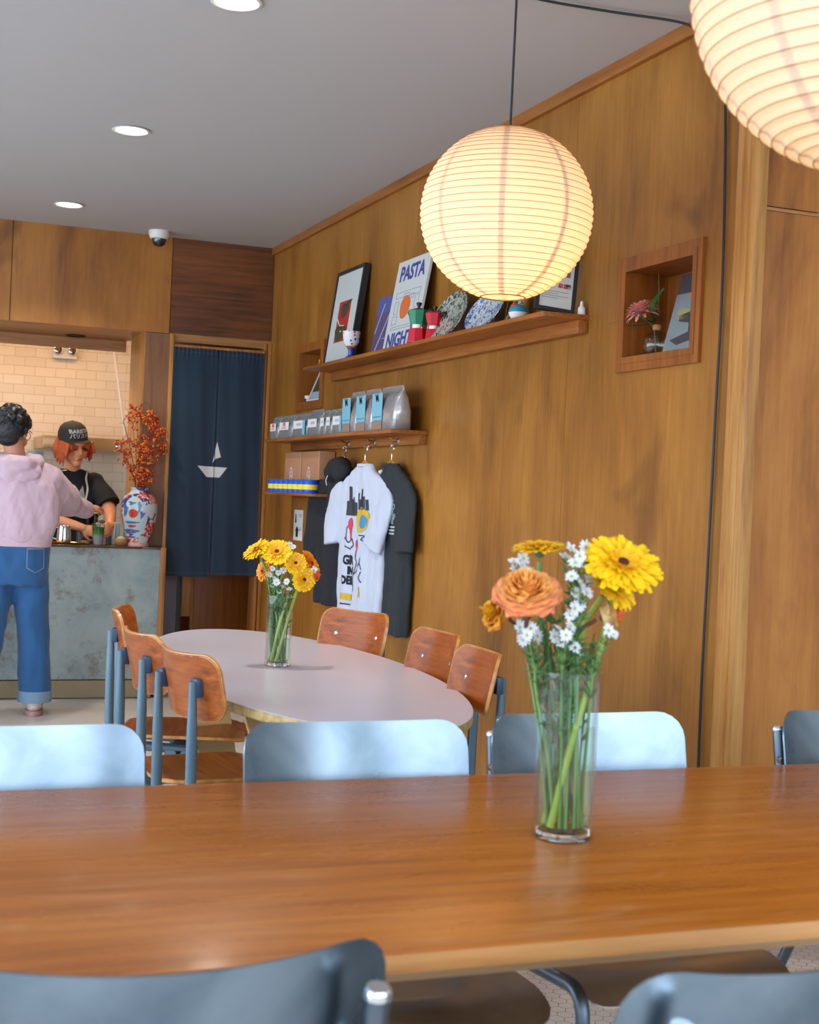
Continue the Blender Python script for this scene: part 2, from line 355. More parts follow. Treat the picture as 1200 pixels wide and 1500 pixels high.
def table_wood():
    m = wood('table_wood', (150, 78, 14), (186, 106, 28), (206, 130, 46), along='x', rough=.3, blotch=1.2, blotch_amt=.45, gscale=3.0, coat=.12, bump=.03)
    nt = m.node_tree; b = nt.nodes['Principled BSDF']; tc = N(nt, 'ShaderNodeTexCoord')
    n = N(nt, 'ShaderNodeTexNoise'); n.inputs['Scale'].default_value = 5; n.inputs['Detail'].default_value = 10; n.inputs['Roughness'].default_value = .72; n.inputs['Distortion'].default_value = 1.5
    mp = N(nt, 'ShaderNodeMapping'); mp.inputs['Scale'].default_value = (.35, 1.3, 1); L(nt, tc.outputs['Object'], mp.inputs['Vector']); L(nt, mp.outputs['Vector'], n.inputs['Vector'])
    r = ramp(nt, [(.56, (0, 0, 0)), (.74, (1, 1, 1))]); L(nt, n.outputs['Fac'], r.inputs['Fac'])
    old = b.inputs['Base Color'].links[0].from_socket
    mm = N(nt, 'ShaderNodeMath', operation='MULTIPLY'); mm.inputs[1].default_value = .45; L(nt, r.outputs['Color'], mm.inputs[0])
    mx = N(nt, 'ShaderNodeMix', data_type='RGBA'); L(nt, mm.outputs[0], mx.inputs['Factor']); L(nt, old, mx.inputs['A']); mx.inputs['B'].default_value = (*lin((206, 158, 116)), 1)
    L(nt, mx.outputs['Result'], b.inputs['Base Color'])
    rr = N(nt, 'ShaderNodeMapRange'); rr.inputs['To Min'].default_value = .16; rr.inputs['To Max'].default_value = .42; L(nt, n.outputs['Fac'], rr.inputs['Value']); L(nt, rr.outputs['Result'], b.inputs['Roughness'])
    return m
M_['hex'] = hex_floor(); M_['tile'] = tile_wall(); M_['table_wood'] = table_wood()

# ---------------------------------------------------------------- the room
XW, YB, ZC = 2.352, 8.5, 2.753
structure(MB().box(-4.2, 4.6, -2.6, 11.4, -.1, 0).build('floor', M_['hex'], smooth=False))
structure(MB().box(-4.2, 4.6, -2.6, 11.4, ZC, ZC+.1).build('ceiling', M_['ceiling'], smooth=False))
# right wall: ply sheets with two niches
mb = MB(); ys = [3.44, 4.536, 5.827, 7.05, 8.5]
holes = [(3.695, 4.145, 1.722, 2.048), (7.41, 7.845, 1.745, 2.07)]
def wall_sheet(mb, y0, y1, z0, z1, hs, x0, x1):
    hs = [h for h in hs if h[0] < y1 and h[1] > y0]
    if not hs: mb.box(x0, x1, y0, y1, z0, z1); return
    h = hs[0]
    if h[0] > y0: mb.box(x0, x1, y0, h[0], z0, z1)
    if h[1] < y1: mb.box(x0, x1, h[1], y1, z0, z1)
    a, b = max(y0, h[0]), min(y1, h[1]); mb.box(x0, x1, a, b, z0, h[2]); mb.box(x0, x1, a, b, h[3], z1)
for i in range(4): wall_sheet(mb, ys[i]+(.0012 if i else 0), ys[i+1]-.0012, 0, ZC, holes, XW, XW+.018)
structure(mb.build('wall_right', M_['wall_ply'], smooth=False))
mb = MB()
for a, b in ((3.44, 8.6),): wall_sheet(mb, 3.46, 5.9, 0, ZC, holes, XW+.018, XW+.2); wall_sheet(mb, 5.9, 8.6, 0, ZC, holes, XW+.018, XW+.2)
mb.box(XW+.2, XW+.24, 3.46, 8.6, 0, ZC)
structure(mb.build('wall_right_core', M_['niche'], smooth=False))
for k, (y0, y1, z0, z1) in enumerate(holes):
    t = .022; mb = MB(); p = XW-.014; d = XW+.15
    mb.box(p, d, y0, y0+t, z0, z1); mb.box(p, d, y1-t, y1, z0, z1); mb.box(p, d, y0+t, y1-t, z0, z0+t); mb.box(p, d, y0+t, y1-t, z1-t, z1); mb.box(d, d+.01, y0, y1, z0, z1)
    # face trim round the opening
    e = .026; q = XW-.012
    mb.box(q, XW, y0-e, y0, z0-e, z1+e); mb.box(q, XW, y1, y1+e, z0-e, z1+e); mb.box(q, XW, y0, y1, z0-e, z0); mb.box(q, XW, y0, y1, z1, z1+e)
    structure(mb.build('trim_%d' % (k+1), M_['niche'], smooth=False))
structure(MB().box(XW-.02, XW, 3.44, 8.5, ZC-.045, ZC).build('trim_3', M_['trim_y'], smooth=False))
structure(MB().box(XW-.015, XW, 3.44, 8.5, 0, .10).build('baseboard_right', M_['trim_y'], smooth=False))
# corner boards where the side wall turns outwards, and the wall beyond that faces the room
mb = MB(); mb.rbox(XW-.012, XW, 3.44, 3.475, 0, ZC, .002); mb.rbox(XW-.006, XW, 3.475, 3.515, 0, ZC, .002); mb.rbox(XW-.012, XW+.03, 3.41, 3.44, 0, ZC, .003)
structure(mb.build('trim_4', M_['trim_light']))
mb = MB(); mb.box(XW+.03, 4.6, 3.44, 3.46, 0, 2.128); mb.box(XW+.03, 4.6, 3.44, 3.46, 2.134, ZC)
structure(mb.build('wall_right_return', M_['wall_return_lit'], smooth=False))
structure(MB().rbox(XW+.03, 4.6, 3.433, 3.44, 2.12, 2.13, .002).build('trim_5', M_['trim_x']))
structure(MB().box(XW+.03, 4.6, 3.425, 3.44, 0, .10).build('baseboard_return', M_['trim_x'], smooth=False))
# left wall (glazed side), rear wall behind the camera with the shop window
mb = MB(); mb.box(-4.2, -4, -2.6, 11.4, 0, .35); mb.box(-4.2, -4, -2.6, 11.4, 2.55, ZC)
for y in (-2.6, -.4, 1.8, 4.0, 6.2): mb.box(-4.2, -4, y, y+.12, .35, 2.55)
mb.box(-4.2, -4, 6.3, 11.4, .35, 2.55)
structure(mb.build('wall_left', M_['white_wall'], smooth=False))
mb = MB(); mb.box(-4.2, 4.6, -2.6, -2.45, 0, .3); mb.box(-4.2, 4.6, -2.6, -2.45, 2.6, ZC)
for x in (-4.2, -2, .2, 2.4, 4.45): mb.box(x, x+.15, -2.6, -2.45, .3, 2.6)
structure(mb.build('wall_front', M_['white_wall'], smooth=False))
structure(MB().box(4.6, 4.7, -2.6, 3.46, 0, ZC).build('wall_far_right', M_['white_wall'], smooth=False))
# back wall: fascia boards over the counter hatch and the doorway
structure(MB().box(-4, .783, YB, YB+.02, 2.175, ZC).build('wall_back', M_['wall_ply_x'], smooth=False))
structure(MB().box(.788, 1.715, YB, YB+.02, 2.175, ZC).build('wall_back_fascia', M_['wall_ply_x'], smooth=False))
structure(MB().box(1.719, XW, YB+.004, YB+.02, 2.175, ZC).build('wall_back_over_door', M_['wall_red'], smooth=False))
structure(MB().box(1.719, XW, YB-.004, YB+.1, 2.158, 2.178).build('trim_6', M_['trim_x'], smooth=False))
mb = MB(); mb.box(-4, 1.715, YB+.02, 9.16, 2.178, ZC); mb.box(1.715, XW, YB+.02, 8.62, 2.178, ZC)
mb.box(-4, 1.577, YB+.02, 9.16, 2.172, 2.178); mb.box(-4, 1.577, 9.16, 9.20, 2.105, ZC)
structure(mb.build('ceiling_hatch', M_['trim_x'], smooth=False))
mb = MB(); mb.box(1.577, 1.722, YB-.002, YB+.02, .895, 2.172); mb.box(1.577, 1.722, YB+.02, 8.9, 0, 2.172)
structure(mb.build('wall_pillar', M_['pillar'], smooth=False))
structure(MB().box(1.562, 1.577, YB-.004, 8.9, .895, 2.172).build('trim_7', M_['trim'], smooth=False))
mb = MB(); mb.rbox(1.722, 1.742, YB-.03, YB+.12, 0, 2.172, .003); structure(mb.build('trim_8', M_['trim_light']))
mb = MB(); mb.rbox(2.305, 2.322, YB-.018, YB+.12, 0, 2.158, .003); mb.rbox(2.330, 2.351, YB-.024, YB+.1, 0, 2.158, .003); mb.box(2.322, 2.330, YB, YB+.1, 0, 2.158)
structure(mb.build('trim_9', M_['trim']))
structure(MB().box(1.742, 2.305, YB, YB+.12, 2.13, 2.16).build('trim_10', M_['trim_x'], smooth=False))
# kitchen behind the hatch
structure(MB().box(-4, 2.6, 11.2, 11.3, 0, ZC).build('wall_kitchen', M_['tile'], smooth=False))
structure(MB().box(1.97, 2.0, 9.9, 11.2, 0, ZC).build('wall_passage', M_['white_wall'], smooth=False))
# passage behind the curtain
structure(MB().box(1.98, 2.5, 9.42, 9.46, 0, ZC).build('wall_passage_end', M_['wall_red'], smooth=False))
structure(MB().box(2.45, 2.5, 8.6, 9.46, 0, ZC).build('wall_passage_right', M_['wall_ply'], smooth=False))

# ---------------------------------------------------------------- tables
t = thing('dining_table', 'long orange brown wooden table in the foreground with pale ply edge', 'table', (.9, 1.9, 0))
def slab(x0, x1, y0, y1, z0, z1): return (x0, x1, y0, y1, z0, z1)
MB().rbox(-1.7, 1.9, -.46, .455, .728, .75, .002).build('tabletop', M_['table_wood'], t)
mb = MB(); mb.rbox(-1.705, 1.905, -.4635, -.4601, .7285, .7495, .001); mb.rbox(-1.705, 1.905, .4551, .4585, .7285, .7495, .001)
mb.build('table_edge', wood('near_table_edge', (156, 96, 48), (198, 138, 78), (216, 160, 100), along='x', rough=.45, blotch_amt=.4), t, label='pale worn ply edge')
mb = MB(); mb.loft([[(-1.66, -.42, .705), (1.86, -.42, .705), (1.86, .42, .705), (-1.66, .42, .705)], [(-1.7, -.458, .7278), (1.9, -.458, .7278), (1.9, .455, .7278), (-1.7, .455, .7278)]])
mb.build('table_apron', wood('underside', (176, 130, 84), (204, 160, 112), (216, 176, 130), along='x', rough=.6, bump=0), t, smooth=False)
for x in (-1.45, 1.65):
    for y in (-.3, .3): MB().rbox(x-.035, x+.035, y-.035, y+.035, 0, .705, .004).build('leg', M_['chair_ply'], t)

t = thing('oval_table', 'oval dining table with pale lilac laminate top and ply edge, behind the metal chairs', 'table', (1.2226, 4.0495, -.02), -.0484)
n = 96; el = lambda a, b, z: [(a*math.cos(2*PI*j/n), b*math.sin(2*PI*j/n), z) for j in range(n)]
MB().loft([el(.3865, 1.130, .7482), el(.3877, 1.1314, .749), el(.3865, 1.130, .750)]).build('tabletop', M_['laminate'], t, sharp=30)
MB().loft([el(.367, 1.110, .722), el(.381, 1.125, .7225), el(.3875, 1.1312, .7285), el(.3875, 1.1312, .748)]).build('table_edge', M_['tabletop_edge'], t, label='pale layered ply edge', sharp=50)
for y in (-.55, .55):
    for s in (-1, 1):
        mb = MB(); mb.prism([(-.03, .0), (.05, .0), (.26, .7), (.10, .7)], -.014, .014, Matrix.Translation((0, y, .02)) @ Matrix(((s, 0, 0, 0), (0, 0, 1, 0), (0, 1, 0, 0), (0, 0, 0, 1))))
        mb.build('leg', M_['tabletop_edge'], t, smooth=False)
MB().rbox(-.015, .015, -.56, .56, .45, .7, .003).build('stretcher', M_['tabletop_edge'], t)
for y in (-.55, .55): MB().rbox(-.27, .27, y-.02, y+.02, .70, .7215, .003).build('cross_rail', M_['tabletop_edge'], t)

# ---------------------------------------------------------------- steel sheet chairs (facing -y in their own frame)
def make_metal_chair(label, group):
    t = thing('metal_chair', label, 'chair', group=group)
    RB = .42
    def back(s, u, off):      # s across, u up from .585
        ph = s/RB; tl = R(11); r = RB+off; x = r*math.sin(ph); d = r*math.cos(ph)-RB
        return (x, .185+math.sin(tl)*u+d*math.cos(tl), .587+u*math.cos(tl)-d*math.sin(tl)*1.0)
    mb = MB(); panel(mb, .45, .25, .055, .003, back, ns=20); mb.build('backrest', M_['chair_metal'], t)
    def seat(s, u, off):
        y = .20-u; z0 = .444+.012*u/.43; dz = -.018*math.cos(min(1, abs(s)/.2)*PI/2)*math.sin(min(1, max(0, (u-.02)/.36))*PI)
        q = max(0, u-.34); dz -= q*q*3.2
        return (s, y, z0+dz+off)
    mb = MB(); panel(mb, .425, .445, .045, .003, seat, ns=16, nt=14); mb.build('seat', M_['seat_metal'], t)
    for s in (-1, 1):
        p = fillet([(s*.186, .222, .797), (s*.192, .178, .60), (s*.204, .165, .424)]+([(-.229, .10, .428), (-.232, -.265, .462), (-.232, -.300, 0)] if s < 0 else [(.196, -.135, .420), (.20, -.215, 0)]), .05)
        lg = MB().tube(p, .0125, 12).build('leg', M_['tube_metal'], t)
        cap = MB().lathe([(.0118, -.006), (.0137, -.004), (.0137, .002), (.011, .0055)], 16, Matrix.Translation((s*.186, .222, .797)) @ Matrix.Rotation(R(-13), 4, 'X')); cap.build('cap', M_['chrome'], lg)
        MB().tube(fillet([(s*.196, .10, .425), (s*.20, .17, .30), (s*.215, .26, 0)], .05), .011, 10).build('leg', M_['tube_metal'], t)
        MB().lathe([(.008, -.004), (.008, .012), (.0045, .017)], 12, Matrix.Translation((s*.196, .188, .735)) @ Matrix.Rotation(R(-90), 4, 'X')).build('screw', M_['chrome'], t)
    MB().tube([(-.195, .05, .425), (.195, .05, .425)], .009, 8).build('stretcher', M_['tube_metal'], t)
    return t
mproto = make_metal_chair('x', None)
GF, GN = 'steel sheet chairs along the far side of the wooden table', 'steel sheet chairs on the near side of the wooden table'
mc = [(.262, 2.25, 0, 'grey blue steel chair behind the wooden table, leftmost of the far row', GF),
      (.862, 2.24, 0, 'steel chair with a scratched curved back standing right in front of the oval table', GF),
      (1.362, 2.29, 0, 'steel chair behind the glass vase on the wooden table, half hidden by its stems', GF),
      (2.022, 2.28, 0, 'steel chair of the far row cut by the right picture edge near the corner trim', GF),
      (.275, 1.43, PI, 'dark grey steel chair back in the left foreground with red brown scratches', GN),
      (.835, 1.30, PI+R(9), 'steel chair back in the lower right foreground turned slightly', GN),
      ]
for i, (x, y, rz, lb, g) in enumerate(mc):
    c = mproto if i == 0 else copy_tree(mproto)
    c.location = (x, y, 0); c.rotation_euler = (0, 0, rz); tag(c, lb, 'chair', g)

# ---------------------------------------------------------------- moulded ply chairs (facing +x in their own frame)
def make_ply_chair():
    t = thing('plywood_chair', 'x', 'chair')
    RB = .33; tl = R(12)
    def back(s, u, off):
        ph = s/RB; r = RB-off; y = r*math.sin(ph); d = RB-r*math.cos(ph)
        return (-.20-math.sin(tl)*u+d*math.cos(tl), y, .692+u*math.cos(tl)+d*math.sin(tl))
    mb = MB(); panel(mb, .328, .162, .048, .011, back, ns=20); b = mb.build('backrest', M_['chair_ply'], t)
    # lighter ply edge as a rim that follows the outline
    def rim(mb, fn, W, H, r, hw, z=0):
        pts = []
        for cx, cy, a0 in ((W/2-r, H-r, 0), (-(W/2-r), H-r, 90), (-(W/2-r), r, 180), (W/2-r, r, 270)):
            for k in range(7): a = R(a0+15*k); pts.append((cx+r*math.cos(a), cy+r*math.sin(a)))
        full = []
        for i in range(len(pts)):
            a, b2 = pts[i], pts[(i+1) % len(pts)]; L_ = math.dist(a, b2); k = max(1, int(L_/.03))
            for j in range(k): full.append((a[0]+(b2[0]-a[0])*j/k, a[1]+(b2[1]-a[1])*j/k))
        rings = []
        for i, (s, u) in enumerate(full):
            cs, cu = 0, H/2; s2, u2 = s*(1+.0022/(W/2)), cu+(u-cu)*(1+.0022/(H/2)); s3, u3 = s*(1-.003/(W/2)), cu+(u-cu)*(1-.003/(H/2))
            rings.append([fn(s2, u2, hw*.7), fn(s2, u2, -hw*.7), fn(s3, u3, -hw), fn(s3, u3, hw)])
        rings.append(rings[0]); return mb.loft(rings, False, False)
    rim(MB(), back, .328, .162, .048, .0058).build('back_edge', M_['ply_edge'], b, label='lighter ply edge')
    def seat(s, u, off):   # s = y, u from rear to front
        x = -.185+u; w = 1-.10*(1-u/.40); q = max(0, u-.31)
        return (x, s*w, .47+off-.012*math.sin(min(1, u/.33)*PI)*math.cos(min(1, abs(s)/.2)*PI/2)-q*q*2.2)
    mb = MB(); panel(mb, .39, .39, .09, .011, seat, ns=16, nt=12); st = mb.build('seat', M_['chair_ply'], t)
    rim(MB(), seat, .39, .39, .09, .0058).build('seat_edge', M_['ply_edge'], st, label='lighter ply edge')
    for s in (-1, 1):
        y = s*.098
        p = fillet([(-.2285, y, .790), (-.2265, y, .70), (-.222, y, .432), (.06, y, .415)], .075)
        n = len(p); rr = [.0105+.005*min(1, i/n*1.6) for i in range(n)]
        MB().tube(p, rr, 10, flat=.8).build('back_post', M_['blue_steel'], t)
        MB().rbox(-.2245, -.2055, y-.010, y+.022, .752, .797, .003).build('bracket', M_['blue_bracket'], t)
        MB().lathe([(.0085, 0), (.0085, .002), (.005, .004)], 14, Matrix.Translation((-.1985, y, .772)) @ Matrix.Rotation(R(90-12), 4, 'Y')).build('screw', M_['chrome'], t)
        for x in (-.10, .09): MB().lathe([(.009, 0), (.009, .002), (.005, .0035)], 14, Matrix.Translation((x, y, .4645 if x < 0 else .4615))).build('screw', M_['chrome'], t)
        yy = s*.15
        for x1 in (.20, -.20):
            mb = MB(); x0 = .01*(1 if x1 > 0 else -1)
            rings = [[(x0+k*(x1-x0)+a*(.026-.014*k), y+(s*.20-y)*k+bq*.009, .425*(1-k)) for a, bq in ((-1, -1), (1, -1), (1, 1), (-1, 1))] for k in (0, .5, 1)]
            mb.loft(rings).build('leg', M_['blue_steel'], t, smooth=False)
    MB().rbox(-.03, .03, -.11, .11, .395, .415, .004).build('cross_rail', M_['blue_steel'], t)
    return t
pproto = make_ply_chair()
GL, GR_ = 'plywood chairs on the left side of the oval table', 'plywood chairs between the oval table and the wall'
def back_at(x, y, ang):      # chair root so that the middle of its top back edge stands at x, y
    a = R(ang); return (x+.238*math.cos(a), y+.238*math.sin(a), 0), a
pc = [((.732, 3.415), 12.8, 'plywood chair with blue grey posts, nearest on the left of the oval table', GL),
      ((.706, 3.865), 7, 'plywood chair in the middle of three on the left of the oval table', GL),
      ((.787, 4.62), -17, 'plywood chair farthest back on the left, by the corner of the metal counter', GL),
      ((1.648, 4.60), 206, 'plywood chair with its back right below the hanging white t-shirt', GR_),
      ((1.672, 3.91), 183, 'middle plywood chair on the wall side of the oval table', GR_),
      ((1.597, 3.43), 176, 'plywood chair at the near end of the oval table on the wall side', GR_)]
for i, ((x, y), a, lb, g) in enumerate(pc):
    c = pproto if i == 0 else copy_tree(pproto)
    c.location, rz = back_at(x, y, a); c.rotation_euler = (0, 0, rz); tag(c, lb, 'chair', g)
# ---------------------------------------------------------------- ceiling fittings
def emis(name, c, s):
    m, nt, b = newmat(name); b.inputs['Base Color'].default_value = (*lin(c), 1); b.inputs['Emission Color'].default_value = (*lin(c), 1); b.inputs['Emission Strength'].default_value = s; return m
M_['lamp_glow'] = emis('lamp_glow', (255, 246, 230), 9); M_['bulb_glow'] = emis('bulb_glow', (255, 214, 150), 30)
M_['white_plastic'] = plain('white_plastic', (226, 226, 222), .4)
M_['smoked'] = plain('smoked', (24, 28, 34), .08, coat=1)
GC = 'recessed ceiling downlights'
for i, (x, y, lb) in enumerate([(1.03, 4.29, 'recessed round downlight at the top edge of the picture, nearest of the row'),
                                (1.022, 6.047, 'recessed round downlight in the middle of the ceiling row'),
                                (1.008, 7.832, 'recessed round downlight closest to the back wall')]):
    t = thing('downlight', lb, 'light', (x, y, ZC), 0, GC)
    MB().lathe([(.068, -.0005), (.078, -.003), (.080, -.0055), (.072, -.008), (.064, -.004), (.062, -.0005)], 40, cap=False).build('lamp_trim', M_['white_plastic'], t)
    MB().lathe([(.001, -.003), (.063, -.003)], 40, cap=False).build('diffuser', M_['lamp_glow'], t)
    spot_light('downlight_beam', (x, y, ZC-.02), 60, (1, .86, .68), 120, .06)
t = thing('dome_camera', 'small white dome security camera on the ceiling above the doorway corner', 'camera', (1.60, 8.34, ZC))
MB().lathe([(.060, 0), (.060, -.018), (.056, -.036), (.050, -.046), (.040, -.048)], 32).build('housing', M_['white_plastic'], t)
MB().lathe([(.042, -.046), (.041, -.062), (.033, -.080), (.018, -.090), (.002, -.093)], 28).build('dome', M_['smoked'], t)

# paper lanterns
def paper(name, c, tr):
    m, nt, b = newmat(name); out = nt.nodes['Material Output']; nt.nodes.remove(b)
    d = N(nt, 'ShaderNodeBsdfDiffuse'); d.inputs['Color'].default_value = (*lin(c), 1)
    t = N(nt, 'ShaderNodeBsdfTranslucent'); t.inputs['Color'].default_value = (*lin(tr), 1)
    tc = N(nt, 'ShaderNodeTexCoord'); n = N(nt, 'ShaderNodeTexNoise'); n.inputs['Scale'].default_value = 40; n.inputs['Detail'].default_value = 5; L(nt, tc.outputs['Object'], n.inputs['Vector'])
    bp = N(nt, 'ShaderNodeBump'); bp.inputs['Strength'].default_value = .12; bp.inputs['Distance'].default_value = .002; L(nt, n.outputs['Fac'], bp.inputs['Height'])
    L(nt, bp.outputs['Normal'], d.inputs['Normal'])
    mx = N(nt, 'ShaderNodeMixShader'); mx.inputs[0].default_value = .5; L(nt, d.outputs[0], mx.inputs[1]); L(nt, t.outputs[0], mx.inputs[2]); L(nt, mx.outputs[0], out.inputs[0]); return m
M_['paper'] = paper('lantern_paper', (240, 232, 216), (250, 226, 190)); M_['paper2'] = paper('lantern_seam_paper', (220, 208, 190), (214, 190, 160))
M_['rib'] = plain('lantern_rib', (170, 120, 74), .6)
def lantern(name, label, c, r, nrib, power, topz, bulb_dz=-.03):
    t = thing(name, label, 'lamp', c, R(17)); seg = 72; vz = 1.0
    def rad(a):      # a latitude, -pi/2..pi/2
        return r*math.cos(a)
    a0, a1 = -R(75), R(75); prof = []
    K = nrib*3
    for i in range(K+1):
        a = a0+(a1-a0)*i/K; ph = (i % 3)/3; sag = .0035*r/.25*math.sin(ph*PI)
        prof.append(((r-sag)*math.cos(a), (r-sag)*math.sin(a)*.99))
    MB().lathe(prof, seg, cap=False).build('shade', M_['paper'], t, sharp=80)
    mb = MB()
    for i in range(nrib+1):
        a = a0+(a1-a0)*i/nrib; q = r*math.cos(a)+.0004; z = r*math.sin(a)*.99
        mb.lathe([(q+.0008*math.cos(b), z+.0008*math.sin(b)) for b in (0, PI/2, PI, 3*PI/2, 2*PI)], 72, cap=False)
    mb.build('rib', M_['rib'], t, label='thin horizontal bamboo ribs')
    mb = MB()
    for k in range(8):
        a = 2*PI*k/8; rings = []
        for i in range(49):
            la = a0+(a1-a0)*i/48; q = (r-.0045)*math.cos(la); z = (r-.0045)*math.sin(la)*.99; w = .008
            ca, sa = math.cos(a), math.sin(a); rings.append([(q*ca-w*sa, q*sa+w*ca, z), (q*ca+w*sa, q*sa-w*ca, z)])
        mb.loft(rings, False, False, False)
    mb.build('paper_seam', M_['paper2'], t, label='faint vertical paper overlaps')
    for zz in (a0, a1):
        q = r*math.cos(zz); z = r*math.sin(zz)*.99
        mb = MB().lathe([(q+.002*math.cos(b), z+.002*math.sin(b)) for b in (0, PI/2, PI, 3*PI/2, 2*PI)], 48, cap=False)
        if zz == a1: mb.tube([(-q, 0, z), (q, 0, z)], .0018, 8)
        mb.build('rim', M_['brass'], t)
    MB().ell((0, 0, bulb_dz), (.03, .03, .038), 20, 12).build('bulb', M_['bulb_glow'], t)
    MB().lathe([(.0165, bulb_dz+.032), (.0165, bulb_dz+.085), (.006, bulb_dz+.095)], 20).build('socket', M_['black'], t)
    MB().tube([(0, 0, bulb_dz+.09), (0, 0, r*.96), (.002, 0, topz-c[2]-.04), (0, 0, topz-c[2])], .0035, 8).build('cord', M_['black_cable'], t)
    pl = point_light(name+'_light', c, power, (1, .60, .28), .035); pl.location = (c[0], c[1], c[2]+bulb_dz-.055)
    return t
L1 = (1.702, 3.7, 2.073); L2 = (1.314, 1.615, 2.003)
lantern('paper_lantern', 'glowing round paper lantern hanging whole in view in front of the wood wall', L1, .248, 33, 2.1, ZC)
lantern('paper_lantern', 'larger round paper lantern cut off by the top right corner of the picture', L2, .275, 33, .5, ZC, 0)
mb = MB().tube(crom([(1.702, 3.7, 2.748), (1.76, 3.77, 2.735), (1.85, 3.80, 2.738), (2.07, 3.80, 2.742), (2.29, 3.765, 2.735), (2.338, 3.72, 2.69), (2.342, 3.62, 2.60), (2.342, 3.59, 2.487), (2.342, 3.566, 2.151), (2.342, 3.558, 1.85), (2.342, 3.563, 1.55), (2.342, 3.566, 1.15), (2.343, 3.572, .74), (2.342, 3.566, .3), (2.342, 3.57, .02)]), .0042, 8)
tag(mb.build('power_cable', M_['black_cable']), 'black lantern cable swagged under the ceiling and down the wood wall', 'cable')

# ---------------------------------------------------------------- wall shelves
def shelf(name, label, y0, y1, zt, th, ry0, ry1, rz):
    t = thing(name, label, 'shelf', (XW-.0, (y0+y1)/2, zt)); c = (y0+y1)/2
    MB().rbox(-.18, -.001, y0-c, y1-c, -th, 0, .0015).build('board', M_['shelf'], t)
    MB().rbox(-.04, -.001, ry0-c, ry1-c, -rz, -th, .0015).build('rail', M_['shelf'], t); return t
shelf('wall_shelf', 'long upper wooden wall shelf carrying framed prints and plates', 4.387, 7.20, 1.913, .017, 4.39, 7.16, .065)
shelf('wall_shelf', 'middle wooden wall shelf carrying silver and blue coffee bags', 5.835, 7.92, 1.550, .017, 5.85, 7.85, .06)
shelf('wall_shelf', 'short low wooden wall shelf under the coffee bags with blue tins', 6.95, 7.91, 1.250, .015, 7.0, 7.75, .045)
for y, lb in ((6.80, 'chrome coat hook above the black hoodie'), (6.42, 'chrome coat hook above the white t-shirt'), (6.10, 'chrome coat hook above the dark t-shirt')):
    mb = MB(); mb.lathe([(.016, 0), (.016, .003), (.009, .006)], 16, Matrix.Translation((XW-.04, y, 1.508)) @ Matrix.Rotation(R(-90), 4, 'Y'))
    mb.tube(crom([(XW-.043, y, 1.508), (XW-.062, y, 1.503), (XW-.072, y, 1.489), (XW-.066, y, 1.479), (XW-.056, y, 1.482)]), .0032, 8)
    mb.tube(crom([(XW-.046, y, 1.512), (XW-.07, y, 1.518), (XW-.082, y, 1.524)]), .003, 8)
    tag(mb.build('coat_hook', M_['chrome']), lb, 'hook', 'coat hooks under the middle shelf')

# leaning frames: local x across (to the near side), local z up, front = -y ; placed against the right wall
def lean(name, label, cat, y_far, y_near, z, h, xbase, xtop, group=None, thick=.02):
    """Empty whose frame has x along the board (towards the camera), z up the board, -y out of its face"""
    w = y_far-y_near; t = thing(name, label, cat, group=group); ang = math.asin(min(.9, (xtop-xbase)/h))
    ux = Vector((0, -1, 0)); uz = Vector((math.sin(ang), 0, math.cos(ang))); uy = uz.cross(ux)
    t.matrix_world = Matrix(((ux.x, uy.x, uz.x, xbase), (ux.y, uy.y, uz.y, (y_far+y_near)/2), (ux.z, uy.z, uz.z, z), (0, 0, 0, 1)))
    return t, w, h
def face(mb, pts, y0=-.0005, y1=-.0002):   # a flat shape on a board: pts in x, z
    return mb.prism(pts, 0, y1-y0, Matrix(((1, 0, 0, 0), (0, 0, 1, y0), (0, 1, 0, 0), (0, 0, 0, 1))))
def rect(x0, x1, z0, z1): return [(x0, z0), (x1, z0), (x1, z1), (x0, z1)]
def blob(cx, cz, rx, rz, n=24, wob=0, rot=0):
    out = []
    for i in range(n):
        a = 2*PI*i/n; k = 1+wob*math.sin(3*a+1)+wob*.6*math.sin(5*a); x, z = rx*k*math.cos(a), rz*k*math.sin(a)
        out.append((cx+x*math.cos(rot)-z*math.sin(rot), cz+x*math.sin(rot)+z*math.cos(rot)))
    return out
FACE = lambda y=-.0005: Matrix(((1, 0, 0, 0), (0, 0, -1, y), (0, 1, 0, 0), (0, 0, 0, 1)))   # text x->x, y->z, facing -y
def flat(n, c, **k): M_[n] = plain(n, c, k.pop('rough', .6), **k); return M_[n]
flat('print_red', (186, 40, 40)); flat('print_olive', (72, 66, 46)); flat('mat_board', (198, 206, 204)); flat('frame_black', (34, 36, 40), rough=.4)
flat('poster_blue', (84, 92, 150)); flat('print_blue', (62, 72, 150)); flat('print_orange', (222, 110, 50)); flat('poster_paper', (206, 210, 208))
flat('silver_white', (214, 216, 220)); flat('purple', (92, 78, 118)); flat('pale_lilac', (180, 180, 210))
def picture_frame(t, w, h, fw, depth, mat_c, frame_c='frame_black'):
    mb = MB(); x = w/2
    mb.box(-x, -x+fw, 0, depth, 0, h); mb.box(x-fw, x, 0, depth, 0, h); mb.box(-x+fw, x-fw, 0, depth, 0, fw); mb.box(-x+fw, x-fw, 0, depth, h-fw, h)
    mb.build('frame', M_[frame_c], t, smooth=False)
    MB().box(-x+fw, x-fw, .004, depth-.002, fw, h-fw).build('mat_board', M_[mat_c], t, smooth=False)
t, w, h = lean('framed_print', 'tall black framed print with a red picture on white mat, leaning on the upper shelf', 'picture', 7.12, 6.69, 1.9135, .505, XW-.10, XW-.035)
picture_frame(t, w, h, .02, .03, 'mat_board')
pr = MB(); face(pr, rect(-w*.23, w*.20, .12, .335), .0025, .0038); a = pr.build('print', M_['print_red'], t, smooth=False)
